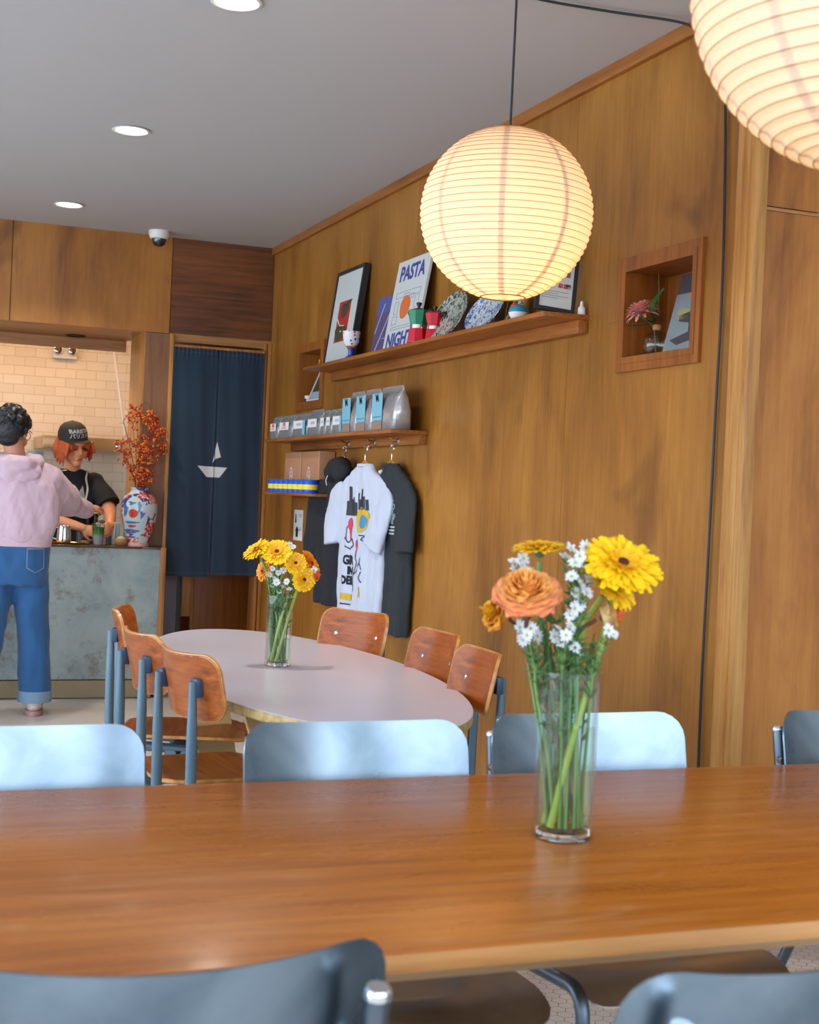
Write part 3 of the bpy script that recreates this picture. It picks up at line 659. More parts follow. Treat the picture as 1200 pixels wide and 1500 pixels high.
mb = MB(); face(mb, blob(.0, .285, .06, .038, wob=.12), .0015, .0025); face(mb, blob(-.02, .17, .085, .045, wob=.08), .0015, .0025); face(mb, [(-.02, .31), (.05, .333), (.10, .333), (.04, .30)], .0015, .0025)
mb.build('dark_shape', M_['print_olive'], a, smooth=False)
mb = MB(); face(mb, [(-.11, .25), (-.04, .205), (.03, .20), (.03, .204), (-.035, .21), (-.1, .256)], .001, .0015); face(mb, blob(-.01, .175, .01, .004), .001, .0015); mb.build('light_stroke', M_['silver_white'], a, smooth=False)

t, w, h = lean('poster_board', 'purple blue poster board leaning on the shelf, half behind the PASTA NIGHT poster', 'poster', 6.47, 6.02, 1.9135, .295, XW-.07, XW-.03)
MB().box(-w/2, w/2, 0, .006, 0, h).build('board', M_['purple'], t, smooth=False)
mb = MB(); face(mb, rect(-w/2, w/2, h*.72, h)); mb.build('sky_band', M_['poster_blue'], t, smooth=False)
mb = MB(); face(mb, [(-.20, .0), (-.185, .0), (-.02, .22), (-.03, .22)], -.001, -.0006); face(mb, [(-.21, .12), (-.20, .12), (-.12, .26), (-.13, .26)], -.001, -.0006); face(mb, rect(-.1, .02, .085, .088), -.001, -.0006)
mb.build('pale_streak', M_['pale_lilac'], t, smooth=False)

t, w, h = lean('poster_board', 'white PASTA NIGHT poster with blue letters and an orange oval on the upper shelf', 'poster', 6.215, 5.81, 1.9135, .435, XW-.10, XW-.03)
MB().box(-w/2, w/2, 0, .012, 0, h).build('board', M_['poster_paper'], t, smooth=False)
mb = MB(); text_mb(mb, 'PASTA', .098, FACE(-.001) @ Matrix.Translation((0, h-.068, 0)) @ Matrix.Scale(1.08, 4, (1, 0, 0)), .0004, bold=.003)
text_mb(mb, 'NIGHT', .09, FACE(-.001) @ Matrix.Translation((-.01, .052, 0)) @ Matrix.Scale(1.15, 4, (1, 0, 0)), .0004, bold=.003); mb.build('lettering', M_['print_blue'], t, smooth=False)
mb = MB(); th = .0016
def linerect(x0, x1, z0, z1):
    for q in (rect(x0, x1, z0, z0+th), rect(x0, x1, z1-th, z1), rect(x0, x0+th*1.6, z0, z1), rect(x1-th*1.6, x1, z0, z1)): face(mb, q)
linerect(-.15, .15, .255, .282); linerect(-.15, .15, .105, .118); linerect(-.15, -.09, .13, .17); linerect(.09, .15, .13, .17); linerect(-.15, -.1, .18, .24); linerect(.1, .15, .19, .25); linerect(-.05, .02, .235, .27); linerect(.04, .08, .24, .262)
mb.build('line_drawing', M_['print_blue'], t, smooth=False)
mb = MB(); face(mb, blob(-.01, .205, .062, .055, wob=.03), -.001, -.0006); mb.build('orange_oval', M_['print_orange'], t, smooth=False)

t, w, h = lean('framed_print', 'grey framed poster with Japanese lettering at the near end of the upper shelf', 'picture', 4.62, 4.42, 1.9135, .30, XW-.165, XW-.035)
w = .145
ux = Vector((.97, -.20, -.10)).normalized(); uz = Vector((.13, .14, .98)); uz = (uz-ux*uz.dot(ux)).normalized(); uy = uz.cross(ux)
t.matrix_world = Matrix(((ux.x, uy.x, uz.x, 2.238), (ux.y, uy.y, uz.y, 4.43), (ux.z, uy.z, uz.z, 1.9215), (0, 0, 0, 1)))
picture_frame(t, w, h, .014, .016, 'mat_board')
mb = MB(); face(mb, rect(-.048, .04, .135, .27), .0025, .0038); pw = mb.build('print', plain('print_wood_tone', (150, 112, 60), .7), t, smooth=False)
mb = MB(); face(mb, rect(-.053, -.048, .13, .276), .002, .0036); face(mb, rect(.04, .045, .13, .276), .002, .0036); face(mb, rect(-.048, .04, .13, .135), .002, .0036); mb.build('print_border', plain('grey_green', (96, 104, 104), .6), pw, smooth=False)
mb = MB(); text_mb(mb, '永遠の　　展', .0185, FACE(.0036) @ Matrix.Translation((-.004, .095, 0)), .0003, bold=.0006); mb.build('lettering', M_['frame_black'], t, smooth=False)
mb = MB(); text_mb(mb, '商店', .0185, FACE(.0036) @ Matrix.Translation((.023, .095, 0)), .0003, bold=.0006); text_mb(mb, 'FOREVER', .013, FACE(.0036) @ Matrix.Translation((-.018, .116, 0)), .0003, bold=.0005); mb.build('lettering', M_['print_red'], t, smooth=False, label='red lettering')
mb = MB()
for i, q in enumerate((.062, .054, .046, .038)): face(mb, rect(-.05, .01 if i % 2 else .045, q+.01, q+.0113), .0028, .0036)
mb.build('small_print', plain('small_print_grey', (120, 122, 124), .6), t, smooth=False)

# oval plates on wire stands
def transfer(name, ink, ground, scale=34, lo=.46):
    m, nt, b = newmat(name); tc = N(nt, 'ShaderNodeTexCoord'); v = N(nt, 'ShaderNodeTexNoise'); v.inputs['Scale'].default_value = scale; v.inputs['Detail'].default_value = 3; v.inputs['Distortion'].default_value = 2.2; L(nt, tc.outputs['Object'], v.inputs['Vector'])
    r = ramp(nt, [(lo, lin(ground)), (lo+.06, lin(ink))]); L(nt, v.outputs['Fac'], r.inputs['Fac']); L(nt, r.outputs['Color'], b.inputs['Base Color']); b.inputs['Roughness'].default_value = .18; return m
def plate(label, y, w, h, ink, ground, lean_x, rim, hsc=34):
    t, _, _ = lean('oval_plate', label, 'plate', y+w/2, y-w/2, 1.9138, h, XW-.13, XW-.05)
    def ring(f, dy): return [(w/2*f*math.cos(2*PI*j/48), dy, h/2+h/2*f*math.sin(2*PI*j/48)) for j in range(48)]
    MB().loft([ring(1, 0), ring(.99, -.002), ring(.72, .008), ring(.70, .0085)], False, False).loft([ring(1, 0), ring(.98, .004), ring(.6, .016), ring(.02, .016)], False, True).build('rim', transfer('plate_rim_'+rim, ink, ground, hsc*1.2, .45), t)
    MB().loft([ring(.72, .0078), ring(.66, .0105), ring(.02, .011)], False, True).build('well', transfer('plate_well_'+rim, ink, ground, hsc, .5), t)
    MB().loft([ring(.745, .0062), ring(.72, .0072), ring(.705, .0078)], False, False).build('band', plain('plate_band_'+rim, ground, .2), t)
    return t
plate('oval plate with dark grey green transfer pattern on the upper shelf, beside the moka pots', 5.45, .35, .22, (58, 66, 62), (176, 182, 168), 0, 'green')
plate('blue and white oval plate on the upper shelf, right of the dark patterned plate', 5.085, .325, .185, (60, 92, 150), (200, 208, 212), 0, 'blue')
for y, lb in ((5.45, 'white wire stand under the dark patterned plate'), (5.085, 'wire stand under the blue and white plate')):
    mb = MB()
    for s in (-.05, .05): mb.tube(fillet([(XW-.125, y+s, 1.938), (XW-.125, y+s, 1.9157), (XW-.03, y+s, 1.9157), (XW-.014, y+s, 2.03)], .006), .0022, 8)
    mb.tube([(XW-.03, y-.05, 1.9157), (XW-.03, y+.05, 1.9157)], .0022, 8)
    tag(mb.build('plate_stand', M_['silver_white']), lb, 'stand', 'wire plate stands')
t, w, h = lean('framed_print', 'tiny wooden framed card between the blue plate and the round ornament', 'picture', 4.89, 4.795, 1.9135, .125, XW-.10, XW-.05)
picture_frame(t, w, h, .012, .012, 'print_olive', 'trimframe') if 'trimframe' in M_ else picture_frame(t, w, h, .012, .012, 'print_olive', 'trim_light')
mb = MB(); face(mb, blob(0, .062, .02, .035), .003, .0038); mb.build('print', M_['mat_board'], t, smooth=False)
# round blue and white ornament (plain)
t = thing('round_ornament', 'small round ornament, blue above and white below with red top, beside the grey framed poster', 'ornament', (XW-.145, 4.655, 1.9135)); t.scale = (.8, .8, .8)
MB().lathe([(.001, 0), (.028, .001), (.042, .014), (.046, .03)], 28, cap=False).build('lower_bowl', M_['white_plastic'], t)
MB().lathe([(.046, .031), (.046, .036), (.040, .052), (.026, .062), (.001, .066)], 28, cap=False).build('upper_shell', plain('ornament_blue', (40, 140, 176), .3), t)
MB().ell((-.012, .012, .058), (.022, .026, .014), 16, 10).build('top', plain('ornament_red', (214, 62, 40), .4), t)
MB().ell((.004, -.006, .078), (.010, .012, .011), 14, 8).build('finial', plain('ornament_teal', (120, 170, 170), .4), t)

# moka pots
def moka(label, y, x, s, top, base):
    t = thing('moka_pot', label, 'coffee pot', (x, y, 1.9135), R(200)); oc = 8
    def r8(r, z): return [(r*math.cos(2*PI*(j+.5)/8), r*math.sin(2*PI*(j+.5)/8), z) for j in range(8)]
    MB().loft([r8(.046*s, 0), r8(.046*s, .004*s), r8(.040*s, .062*s)]).build('boiler', base, t, smooth=False)
    MB().lathe([(.0355*s, .060*s), (.0355*s, .078*s)], 32).build('collar', M_['chrome'], t)
    MB().loft([r8(.036*s, .077*s), r8(.049*s, .137*s), r8(.049*s, .140*s)]).build('upper_pot', top, t, smooth=False)
    MB().loft([r8(.0485*s, .1402*s), r8(.012*s, .153*s), r8(.002*s, .154*s)]).build('lid', top, t, smooth=False)
    MB().lathe([(.006*s, .150*s), (.006*s, .158*s), (.012*s, .170*s), (.012*s, .176*s), (.004*s, .178*s)], 16).build('knob', M_['black'], t)
    MB().tube(fillet([(.044*s, 0, .132*s), (.078*s, 0, .138*s), (.086*s, 0, .10*s), (.078*s, 0, .062*s)], .014*s), [.010*s]*3+[.011*s]*(len(fillet([(0,0,0),(1,0,0),(1,1,0),(2,1,0)],.1))-3), 10, flat=.8).build('handle', M_['black'], t)
    mb = MB(); mb.prism([(-.045*s, .135*s), (-.064*s, .139*s), (-.042*s, .108*s)], -.007*s, .007*s, Matrix(((1, 0, 0, 0), (0, 0, 1, 0), (0, 1, 0, 0), (0, 0, 0, 1)))); mb.build('spout', top, t, smooth=False)
    return t
green = plain('pot_green', (0, 124, 84), .35); red = plain('pot_red', (206, 12, 44), .35)
m1 = moka('green and red moka pot with chrome collar on the upper shelf', 5.655, XW-.142, .98, green, red); m1.rotation_euler.z = R(-62)
m2 = moka('small red moka pot half hidden behind the green and red one', 5.575, XW-.10, .86, red, red); m2.rotation_euler.z = R(-70)
# painted goblet
t = thing('painted_goblet', 'small white goblet with colourful spots standing before the black framed print', 'cup', (XW-.145, 6.53, 1.9135))
MB().lathe([(.026, 0), (.026, .006), (.014, .014), (.013, .040), (.018, .050)], 24).build('foot', plain('goblet_blue', (50, 70, 150), .3), t)
MB().lathe([(.018, .050), (.026, .056), (.022, .062)], 24).build('neck_ring', plain('goblet_orange', (206, 110, 50), .3), t)
def spots(name, base, cols, scale=40):
    m, nt, b = newmat(name); tc = N(nt, 'ShaderNodeTexCoord'); v = N(nt, 'ShaderNodeTexVoronoi'); v.inputs['Scale'].default_value = scale; L(nt, tc.outputs['Object'], v.inputs['Vector'])
    sp = N(nt, 'ShaderNodeSeparateColor'); L(nt, v.outputs['Color'], sp.inputs[0]); r = ramp(nt, [(i/len(cols), lin(c)) for i, c in enumerate(cols)], 'CONSTANT'); L(nt, sp.outputs[0], r.inputs['Fac'])
    k = ramp(nt, [(.28, (1, 1, 1)), (.34, (0, 0, 0))]); L(nt, v.outputs['Distance'], k.inputs['Fac'])
    mx = N(nt, 'ShaderNodeMix', data_type='RGBA'); L(nt, k.outputs['Color'], mx.inputs['Factor']); mx.inputs['A'].default_value = (*lin(base), 1); L(nt, r.outputs['Color'], mx.inputs['B']); L(nt, mx.outputs['Result'], b.inputs['Base Color']); b.inputs['Roughness'].default_value = .25; return m
MB().lathe([(.024, .060), (.038, .075), (.043, .125), (.044, .130), (.041, .130), (.038, .08), (.002, .07)], 32).build('bowl', spots('goblet_spots', (226, 226, 230), [(206, 60, 50), (40, 60, 150), (226, 180, 60), (226, 226, 230), (50, 120, 80), (226, 226, 230)], 42), t)
mb = MB().lathe([(.011, 0), (.014, .004), (.013, .024), (.006, .032), (.005, .046), (.001, .05)], 16); mb.v = [(x+XW-.022, y+4.405, z+1.9135) for x, y, z in mb.v]
tag(mb.build('small_bottle', M_['white_plastic']), 'tiny white bottle at the near end of the upper shelf', 'bottle')

# ---------------------------------------------------------------- coffee bags, boxes and tins
foil = plain('bag_clear_grey', (150, 158, 160), .22, metal=.35, bump=.5, bscale=25); foil2 = plain('bag_foil', (186, 190, 196), .24, metal=.6, bump=.7, bscale=22); coffee = plain('bag_coffee', (150, 124, 110), .5)
labelw = flat('label_white', (224, 226, 228)); labelb = flat('label_blue', (120, 180, 204)); labelr = flat('label_red', (214, 60, 70))
def bag(name, label, yf, yn, z0, h, body, xb=.16, depth=.07, group=None):
    w = yf-yn; t = thing(name, label, 'bag', (XW-xb+depth/2, (yf+yn)/2, z0), R(0), group); rings = []
    for k, (zz, dd, ww) in enumerate([(0, .9, .96), (.02, 1, 1), (.45, .95, 1), (.72, .6, .99), (.86, .18, .98), (.885, .07, .98), (1.0, .05, .97)]):
        ring = []
        for j in range(28):
            a = 2*PI*j/28; c, s = math.cos(a), math.sin(a); e = .35
            X_ = depth/2*dd*math.copysign(abs(c)**e, c); Y_ = w/2*ww*math.copysign(abs(s)**e, s); ring.append((X_+.002*math.sin(j*1.7+k*2.1), Y_, zz*h))
        rings.append(ring)
    MB().loft(rings).build('pouch', body, t, sharp=60); return t, w
def bagface(t, w, y0, y1, z0, z1, x, mat, name, label=None, M=None):
    mb = MB(); mb.box(x-.0012, x-.0002, y0, y1, z0, z1); return mb.build(name, mat, t, smooth=False, label=label)
GB, GS = 'small grey coffee pouches on the middle shelf', 'tall foil coffee bags with blue labels on the middle shelf'
sb = [(7.90, 7.735, 'leftmost small coffee pouch with a red printed label', 1), (7.725, 7.46, 'second small coffee pouch from the left with red print', 1), (7.455, 7.185, 'third small coffee pouch, its label pale with a blue corner', 2),
      (7.18, 6.96, 'fourth small coffee pouch, tallest and shiny', 0), (6.945, 6.86, 'narrow small coffee pouch right of the shiny one', 0), (6.85, 6.76, 'sixth small coffee pouch, turned and dark', 0), (6.755, 6.585, 'last small coffee pouch before the tall foil bags', 2)]
for i, (a, b, lb, k) in enumerate(sb):
    t, w = bag('coffee_pouch', lb, a, b, 1.5505, .128 if i != 3 else .138, foil, .155, .06, GB)
    lf = bagface(t, w, -w*.34, w*.34, .045, .088, -.031, labelw, 'label'); 
    if k == 1:
        mb = MB(); text_mb(mb, 'AM', .034, Matrix(((0, 0, -1, -.0325), (-1, 0, 0, 0), (0, 1, 0, .076), (0, 0, 0, 1))) , .0003, bold=.001); mb.build('lettering', labelr, lf, smooth=False)
        bagface(lf, w, -w*.18, w*.18, .052, .062, -.0325, flat('label_pink', (226, 160, 168)), 'small_print')
    if k == 2: bagface(t, w, -w*.45, -w*.28, .01, .088, -.0315, labelb, 'blue_strip')
    if k != 1: bagface(lf, w, -w*.2, w*.12, .060, .074, -.0325, M_['pale_lilac'], 'small_print')
lb3 = [(6.58, 6.385, 'leftmost tall foil coffee bag with light blue label'), (6.375, 6.165, 'middle tall foil coffee bag with light blue label'), (6.155, 5.87, 'rightmost tall foil bag, its broad silver side showing')]
for i, (a, b, lb) in enumerate(lb3):
    t, w = bag('coffee_bag', lb, a, b, 1.5505, .20, foil2, .16, .10, GS)
    y0 = -w*.16 if i < 2 else -w*.02
    lf = bagface(t, w, y0, w*.45, .045, .168, -.0505, labelb, 'label'); bagface(t, w, y0, w*.45, .004, .042, -.0505, coffee, 'brown_band')
    mb = MB(); text_mb(mb, 'M', .05, Matrix(((0, 0, -1, -.0528), (-1, .35, 0, (y0+w*.45)/2), (0, 1, 0, .145), (0, 0, 0, 1))), .0003, bold=.001)
    mb.build('lettering', M_['black'], lf, smooth=False)
    bagface(lf, w, y0+.01, w*.40, .06, .062, -.0528, M_['print_blue'], 'small_print')
card = plain('cardboard', (176, 128, 94), .8, var=.05); tape = plain('box_seam', (196, 150, 112), .7)
white_print = M_['white_plastic']
for y0, y1, lb in ((7.455, 7.775, 'left cardboard box on the low shelf behind the blue tins'), (7.125, 7.445, 'right cardboard box on the low shelf beside the black hoodie')):
    t = thing('cardboard_box', lb, 'box', (XW-.0475, (y0+y1)/2, 1.2505), 0, 'cardboard boxes on the low shelf'); w = y1-y0
    MB().rbox(-.042, .042, -w/2, w/2, 0, .225, .002).build('carton', card, t)
    MB().box(-.0432, -.0422, -w/2, -w/2+.012, .002, .223).build('fold', tape, t, smooth=False)
    mb = MB(); mb.lathe([(.024, 0), (.0285, 0), (.0285, .0006), (.024, .0006)], 28, Matrix.Translation((-.0422, .03, .10)) @ Matrix.Rotation(R(-90), 4, 'Y') @ Matrix.Scale(1.5, 4, (1, 0, 0)), cap=False)
    text_mb(mb, 'G', .05, Matrix(((0, 0, -1, -.0425), (-1, 0, 0, .03), (0, 1, 0, .10), (0, 0, 0, 1))), .0003); mb.build('stamp', white_print, t, smooth=False)
blue = plain('tin_blue', (20, 82, 200), .3); yel = plain('tin_yellow', (232, 214, 40), .45)
def tin(x, y, lb):
    t = thing('blue_tin', lb, 'tin', (x, y, 1.2503), 0, 'blue tins in a row on the low shelf')
    MB().lathe([(.044, 0), (.045, .003), (.045, .068), (.043, .072)], 20).build('can', blue, t)
    MB().lathe([(.0453, .020), (.0453, .046)], 20, cap=False).build('label', yel, t); return t
GTL = 'blue tin with a yellow band standing in the row before the cardboard boxes'
tp = tin(XW-.137, 7.775, GTL)
for k in range(1, 8):
    c = copy_tree(tp); c.location.y = 7.775-k*.0945
MB0 = MB(); 
tag(MB().rbox(XW-.006, XW-.002, 7.66, 7.83, .98, 1.155, .001).build('menu_card', M_['white_plastic']), 'white card with small black drawings on the wall left of the black hoodie', 'sign')
o = bpy.data.objects['menu_card']
mb = MB()
mb.prism([(-.02, 0), (.02, 0), (.02, .035), (.035, .035), (0, .062), (-.035, .035), (-.02, .035)], 0, .0008, Matrix(((0, 0, -1, XW-.0062), (-1, 0, 0, 7.76), (0, 1, 0, 1.0), (0, 0, 0, 1))))
mb.prism([(-.012, 0), (.012, 0), (.006, .05), (-.006, .05)], 0, .0008, Matrix(((0, 0, -1, XW-.0062), (-1, 0, 0, 7.79), (0, 1, 0, 1.08), (0, 0, 0, 1))))
for z, w in ((1.125, .06), (1.115, .05), (1.05, .03), (1.04, .04)): mb.box(XW-.007, XW-.0062, 7.70-w/2, 7.70+w/2, z, z+.003)
mb.build('drawing', M_['black'], o, smooth=False)

# ---------------------------------------------------------------- things in the niches
glass = None
def glassmat(name, c=(255, 255, 255), rough=0, ior=1.45):
    m, nt, b = newmat(name); b.inputs['Base Color'].default_value = (*lin(c), 1); b.inputs['Transmission Weight'].default_value = 1; b.inputs['Roughness'].default_value = rough; b.inputs['IOR'].default_value = ior
    # let daylight pass for shadow rays as real clear glass does
    out = nt.nodes['Material Output']; return m
def thin_glass(name, tint, ior, edge=.0):
    m, nt, b = newmat(name); out = nt.nodes['Material Output']; nt.nodes.remove(b)
    tr = N(nt, 'ShaderNodeBsdfTransparent'); tr.inputs['Color'].default_value = (*lin(tint), 1); gl = N(nt, 'ShaderNodeBsdfGlossy'); gl.inputs['Roughness'].default_value = .02
    lw = N(nt, 'ShaderNodeLayerWeight'); lw.inputs['Blend'].default_value = .5; pw = N(nt, 'ShaderNodeMath', operation='POWER'); pw.inputs[1].default_value = 3.6; L(nt, lw.outputs['Facing'], pw.inputs[0])
    fr = N(nt, 'ShaderNodeMapRange'); fr.inputs['To Min'].default_value = .05*(ior-1)/.45; fr.inputs['To Max'].default_value = .75*(ior-1)/.45; L(nt, pw.outputs[0], fr.inputs['Value'])
    mx = N(nt, 'ShaderNodeMixShader'); L(nt, fr.outputs['Result'], mx.inputs[0]); L(nt, tr.outputs[0], mx.inputs[1]); L(nt, gl.outputs[0], mx.inputs[2]); L(nt, mx.outputs[0], out.inputs[0]); return m
M_['glass'] = thin_glass('glass', (248, 252, 251), 1.45); M_['glass_solid'] = glassmat('glass_solid', (250, 253, 252)); M_['water'] = thin_glass('water', (244, 248, 240), 1.2)
nz1 = 1.744
t = thing('bud_vase', 'round clear glass bud vase with twine neck in the near wall niche', 'vase', (XW+.045, 4.005, nz1+.0005))
MB().lathe([(.02, 0), (.034, .006), (.044, .028), (.043, .05), (.030, .072), (.013, .082), (.0125, .104), (.015, .106), (.0115, .104), (.0115, .084), (.028, .070), (.041, .05), (.042, .028), (.032, .008), (.002, .003)], 36, cap=False).build('glass_body', M_['glass'], t)
MB().lathe([(.0132, .084), (.0148, .087), (.0148, .098), (.0132, .101)], 20, cap=False).build('twine', plain('twine', (170, 120, 80), .9), t)
t = thing('chrysanthemum', 'pink many petalled flower with long green leaves in the glass bud vase', 'flower', (XW+.045, 4.005, nz1))
rnd = random.Random(5)
pet_pink = newmat('petal_pink')
def gradient(name, inner, outer, r0, r1, rough=.5, sss=0):
    m, nt, b = newmat(name); tc = N(nt, 'ShaderNodeTexCoord'); le = N(nt, 'ShaderNodeVectorMath', operation='LENGTH'); L(nt, tc.outputs['Object'], le.inputs[0])
    mr = N(nt, 'ShaderNodeMapRange'); mr.inputs['From Min'].default_value = r0; mr.inputs['From Max'].default_value = r1; L(nt, le.outputs['Value'], mr.inputs['Value'])
    r = ramp(nt, [(0, lin(inner)), (1, lin(outer))]); L(nt, mr.outputs['Result'], r.inputs['Fac']); L(nt, r.outputs['Color'], b.inputs['Base Color']); b.inputs['Roughness'].default_value = rough
    if sss: b.inputs['Subsurface Weight'].default_value = sss; b.inputs['Subsurface Scale'].default_value = .008
    return m
def petal(mb, M, Lp, W, cup=.0, tip=.6, curl=0, th=.0006, n=6):
    """one petal along +x from the origin, curving up by cup and down at the tip by curl"""
    top = []; 
    for i in range(n+1):
        s = i/n; w = W*math.sin(PI*min(1, (s*.82+.12)))**tip; z = cup*s*s*Lp-curl*max(0, s-.5)**2*Lp*4
        top.append([(s*Lp, -w/2, z+w*.12), (s*Lp, 0, z), (s*Lp, w/2, z+w*.12)])
    rings = [[p for p in q]+[(p[0], p[1], p[2]-th) for p in reversed(q)] for q in top]
    return mb.loft(rings, True, True, True, M)
C0 = Vector((-.055, .005, .135))
mb = MB()
for k in range(70):
    u = k/70; th = R(20+85*u)*1.0; ph = k*2.39996
    M = Matrix.Translation(C0) @ Matrix.Rotation(R(-18), 4, 'Y') @ Matrix.Rotation(ph, 4, 'Z') @ Matrix.Rotation(-(PI/2-th)*1.0, 4, 'Y')
    petal(mb, M, .060-.014*(1-u), .015, .12, .5, .25, n=4)
fl = mb.build('petals', plain('petal_pink2', (240, 150, 142), .5, var=.35, vscale=50), t)
MB().tube(crom([(0, 0, .01), (-.01, .004, .09), (-.04, .012, .12), tuple(C0)]), .003, 8).build('stem', plain('leaf_dark', (50, 82, 40), .5), t)
mb = MB()
for (a, b, c, w) in (((-.01, 0, .11), (-.03, -.05, .18), (-.05, -.075, .26), .014), ((-.01, 0, .11), (-.06, -.06, .15), (-.06, -.13, .20), .013), ((-.01, 0, .12), (-.05, .06, .125), (-.12, .11, .105), .010), ((-.01, 0, .11), (-.06, -.02, .11), (-.10, -.04, .13), .04), ((-.01, .0, .11), (-.06, .04, .10), (-.07, .07, .105), .035)):
    P = crom([a, b, c], 6); n = len(P)
    for i in range(n-1):
        f0, f1 = math.sin(PI*(.08+.9*i/n)), math.sin(PI*(.08+.9*(i+1)/n)); d = Vector((.3, -.3, 1)).cross(P[i+1]-P[i]).normalized() if abs((P[i+1]-P[i]).normalized().z) < .8 else Vector((.3, 1, 0)).normalized()
        mb.loft([[P[i]-d*w*f0/2, P[i]+d*w*f0/2, P[i]+d*w*f0/2+Vector((0, 0, .001)), P[i]-d*w*f0/2+Vector((0, 0, .001))], [P[i+1]-d*w*f1/2, P[i+1]+d*w*f1/2, P[i+1]+d*w*f1/2+Vector((0, 0, .001)), P[i+1]-d*w*f1/2+Vector((0, 0, .001))]])
mb.build('leaves', plain('leaf_green', (44, 92, 40), .45), t)
t, w, h = lean('art_card', 'tall grey card with a loosely painted figure leaning in the near wall niche', 'picture', 3.915, 3.725, nz1+.0005, .262, XW+.012, XW+.075)
MB().box(-w/2, w/2, 0, .004, 0, h).build('board', plain('card_grey', (120, 134, 140), .6, var=.25, vscale=14), t, smooth=False)
mb = MB(); face(mb, rect(-w/2, w/2, h*.74, h)); face(mb, [(-.05, .12), (.03, .13), (.06, .08), (.05, .03), (-.02, .02), (-.07, .04), (-.02, .05), (.03, .06), (.02, .09), (-.04, .10)]); mb.build('dark_shape', plain('card_dark', (62, 58, 66), .6), t, smooth=False)
mb = MB(); face(mb, blob(-.02, .125, .045, .018, wob=.15)); mb.build('pale_shape', plain('card_olive', (150, 148, 100), .6), t, smooth=False)
mb = MB(); face(mb, blob(.0, .185, .016, .014), -.0009, -.0006); mb.build('orange_patch', plain('card_orange', (190, 110, 70), .6), t, smooth=False)
nz2 = 1.767
t, w, h = lean('framed_photo', 'small pale framed photo leaning in the far wall niche behind the shelf end', 'picture', 7.70, 7.47, nz2+.0005, .27, XW+.0, XW+.10)
picture_frame(t, w, h, .014, .014, 'print_olive', 'silver_white')
mb = MB(); face(mb, rect(-.09, .09, .018, .06), .002, .0036); mb.build('pale_band', plain('band_blue', (150, 178, 196), .6), t, smooth=False)
mb = MB(); face(mb, blob(.03, .20, .03, .035, wob=.2), .002, .0036); mb.build('green_patch', plain('patch_green', (140, 140, 90), .6), t, smooth=False)
t = thing('small_jar', 'tiny dark jar with white lid in the far wall niche', 'jar', (XW+.03, 7.765, nz2+.0005))
MB().lathe([(.020, 0), (.021, .003), (.021, .022)], 20).build('jar_body', M_['smoked'], t); MB().lathe([(.022, .022), (.022, .038), (.020, .040)], 20).build('lid', M_['white_plastic'], t)
t = thing('gold_figurine', 'tiny golden seated figurine at the far end of the upper shelf', 'figurine', (XW-.10, 7.165, 1.9135), R(-100))
gold = plain('figurine_gold', (206, 150, 50), .35, metal=.3)
mb = MB().ell((0, 0, .007), (.022, .016, .007), 16, 8).ell((0, 0, .022), (.010, .009, .014), 14, 8).ell((0, 0, .040), (.007, .007, .008), 14, 8)
for s in (-1, 1): mb.tube([(s*.009, 0, .028), (s*.015, -.006, .018), (s*.008, -.012, .012)], .0035, 8)
o = mb.build('body', gold, t); remesh(o, .0015, 1)
MB().lathe([(.0245, 0), (.0245, .003)], 20).build('base', plain('figurine_base', (200, 120, 100), .5), t)
# ---------------------------------------------------------------- curtain in the doorway
def cloth_mat(name, c, bump=.25, rough=.85, sheen=.2, scale=400):
    m = plain(name, c, rough, bump=bump, bscale=scale, sheen=sheen); return m
M_['indigo'] = cloth_mat('indigo_cloth', (30, 50, 70), sheen=0); M_['stitch'] = plain('stitch', (60, 84, 104), .8); M_['cloth_white'] = plain('cloth_white', (206, 208, 212), .8)
t = thing('doorway_curtain', 'dark blue split door curtain with a white sailing boat', 'curtain', (2.02, 8.47, .715))
def curtain(x0, x1, z0, z1, ph, name):
    nx, nz = 60, 60; front = []; back = []
    for i in range(nz+1):
        z = z0+(z1-z0)*i/nz; k = 1-.55*(i/nz); f = []; g = []
        for j in range(nx+1):
            s = j/nx; x = x0+(x1-x0)*s
            y = .0075*k*math.sin(s*PI*2.2+ph+.9*math.sin(z*2.1+ph))+.0022*k*math.sin(s*PI*6+z*4+ph*2)
            if i > nz-4: y += .004*math.sin(s*70+ph)*(i-nz+4)/4
            f.append((x, y-.0008, z)); g.append((x, y+.0008, z))
        front.append(f); back.append(g)
    mb = MB(); rings = [f+list(reversed(g)) for f, g in zip(front, back)]
    mb.loft(rings); return mb.build(name, M_['indigo'], t, sharp=60)
p1 = curtain(-.283, -.002, 0.0, 1.40, .4, 'cloth_panel'); p2 = curtain(.002, .288, .012, 1.40, 2.2, 'cloth_panel')
for pn, x0, x1 in ((p1, -.281, -.004), (p2, .004, .286)):
    mb = MB()
    for z in (.022, 1.355):
        mb.loft([[(x0+(x1-x0)*k/40, 0, z), (x0+(x1-x0)*k/40, 0, z+.002)] for k in range(41)], False, False, False)
    for x in (x0+.008, x1-.008):
        mb.loft([[(x, 0, .01+1.36*k/50), (x+.0018, 0, .01+1.36*k/50)] for k in range(51)], False, False, False)
    drape(mb, pn, (0, 1, 0), .0006); mb.build('stitching', M_['stitch'], pn)
def grid_poly(pts, step=.01):
    bm = bmesh.new(); f = bm.faces.new([bm.verts.new((x, 0, z)) for x, z in pts]); bmesh.ops.triangulate(bm, faces=bm.faces)
    for _ in range(6):
        es = [e for e in bm.edges if e.calc_length() > step]
        if not es: break
        bmesh.ops.subdivide_edges(bm, edges=es, cuts=1); bmesh.ops.triangulate(bm, faces=bm.faces)
    return bm
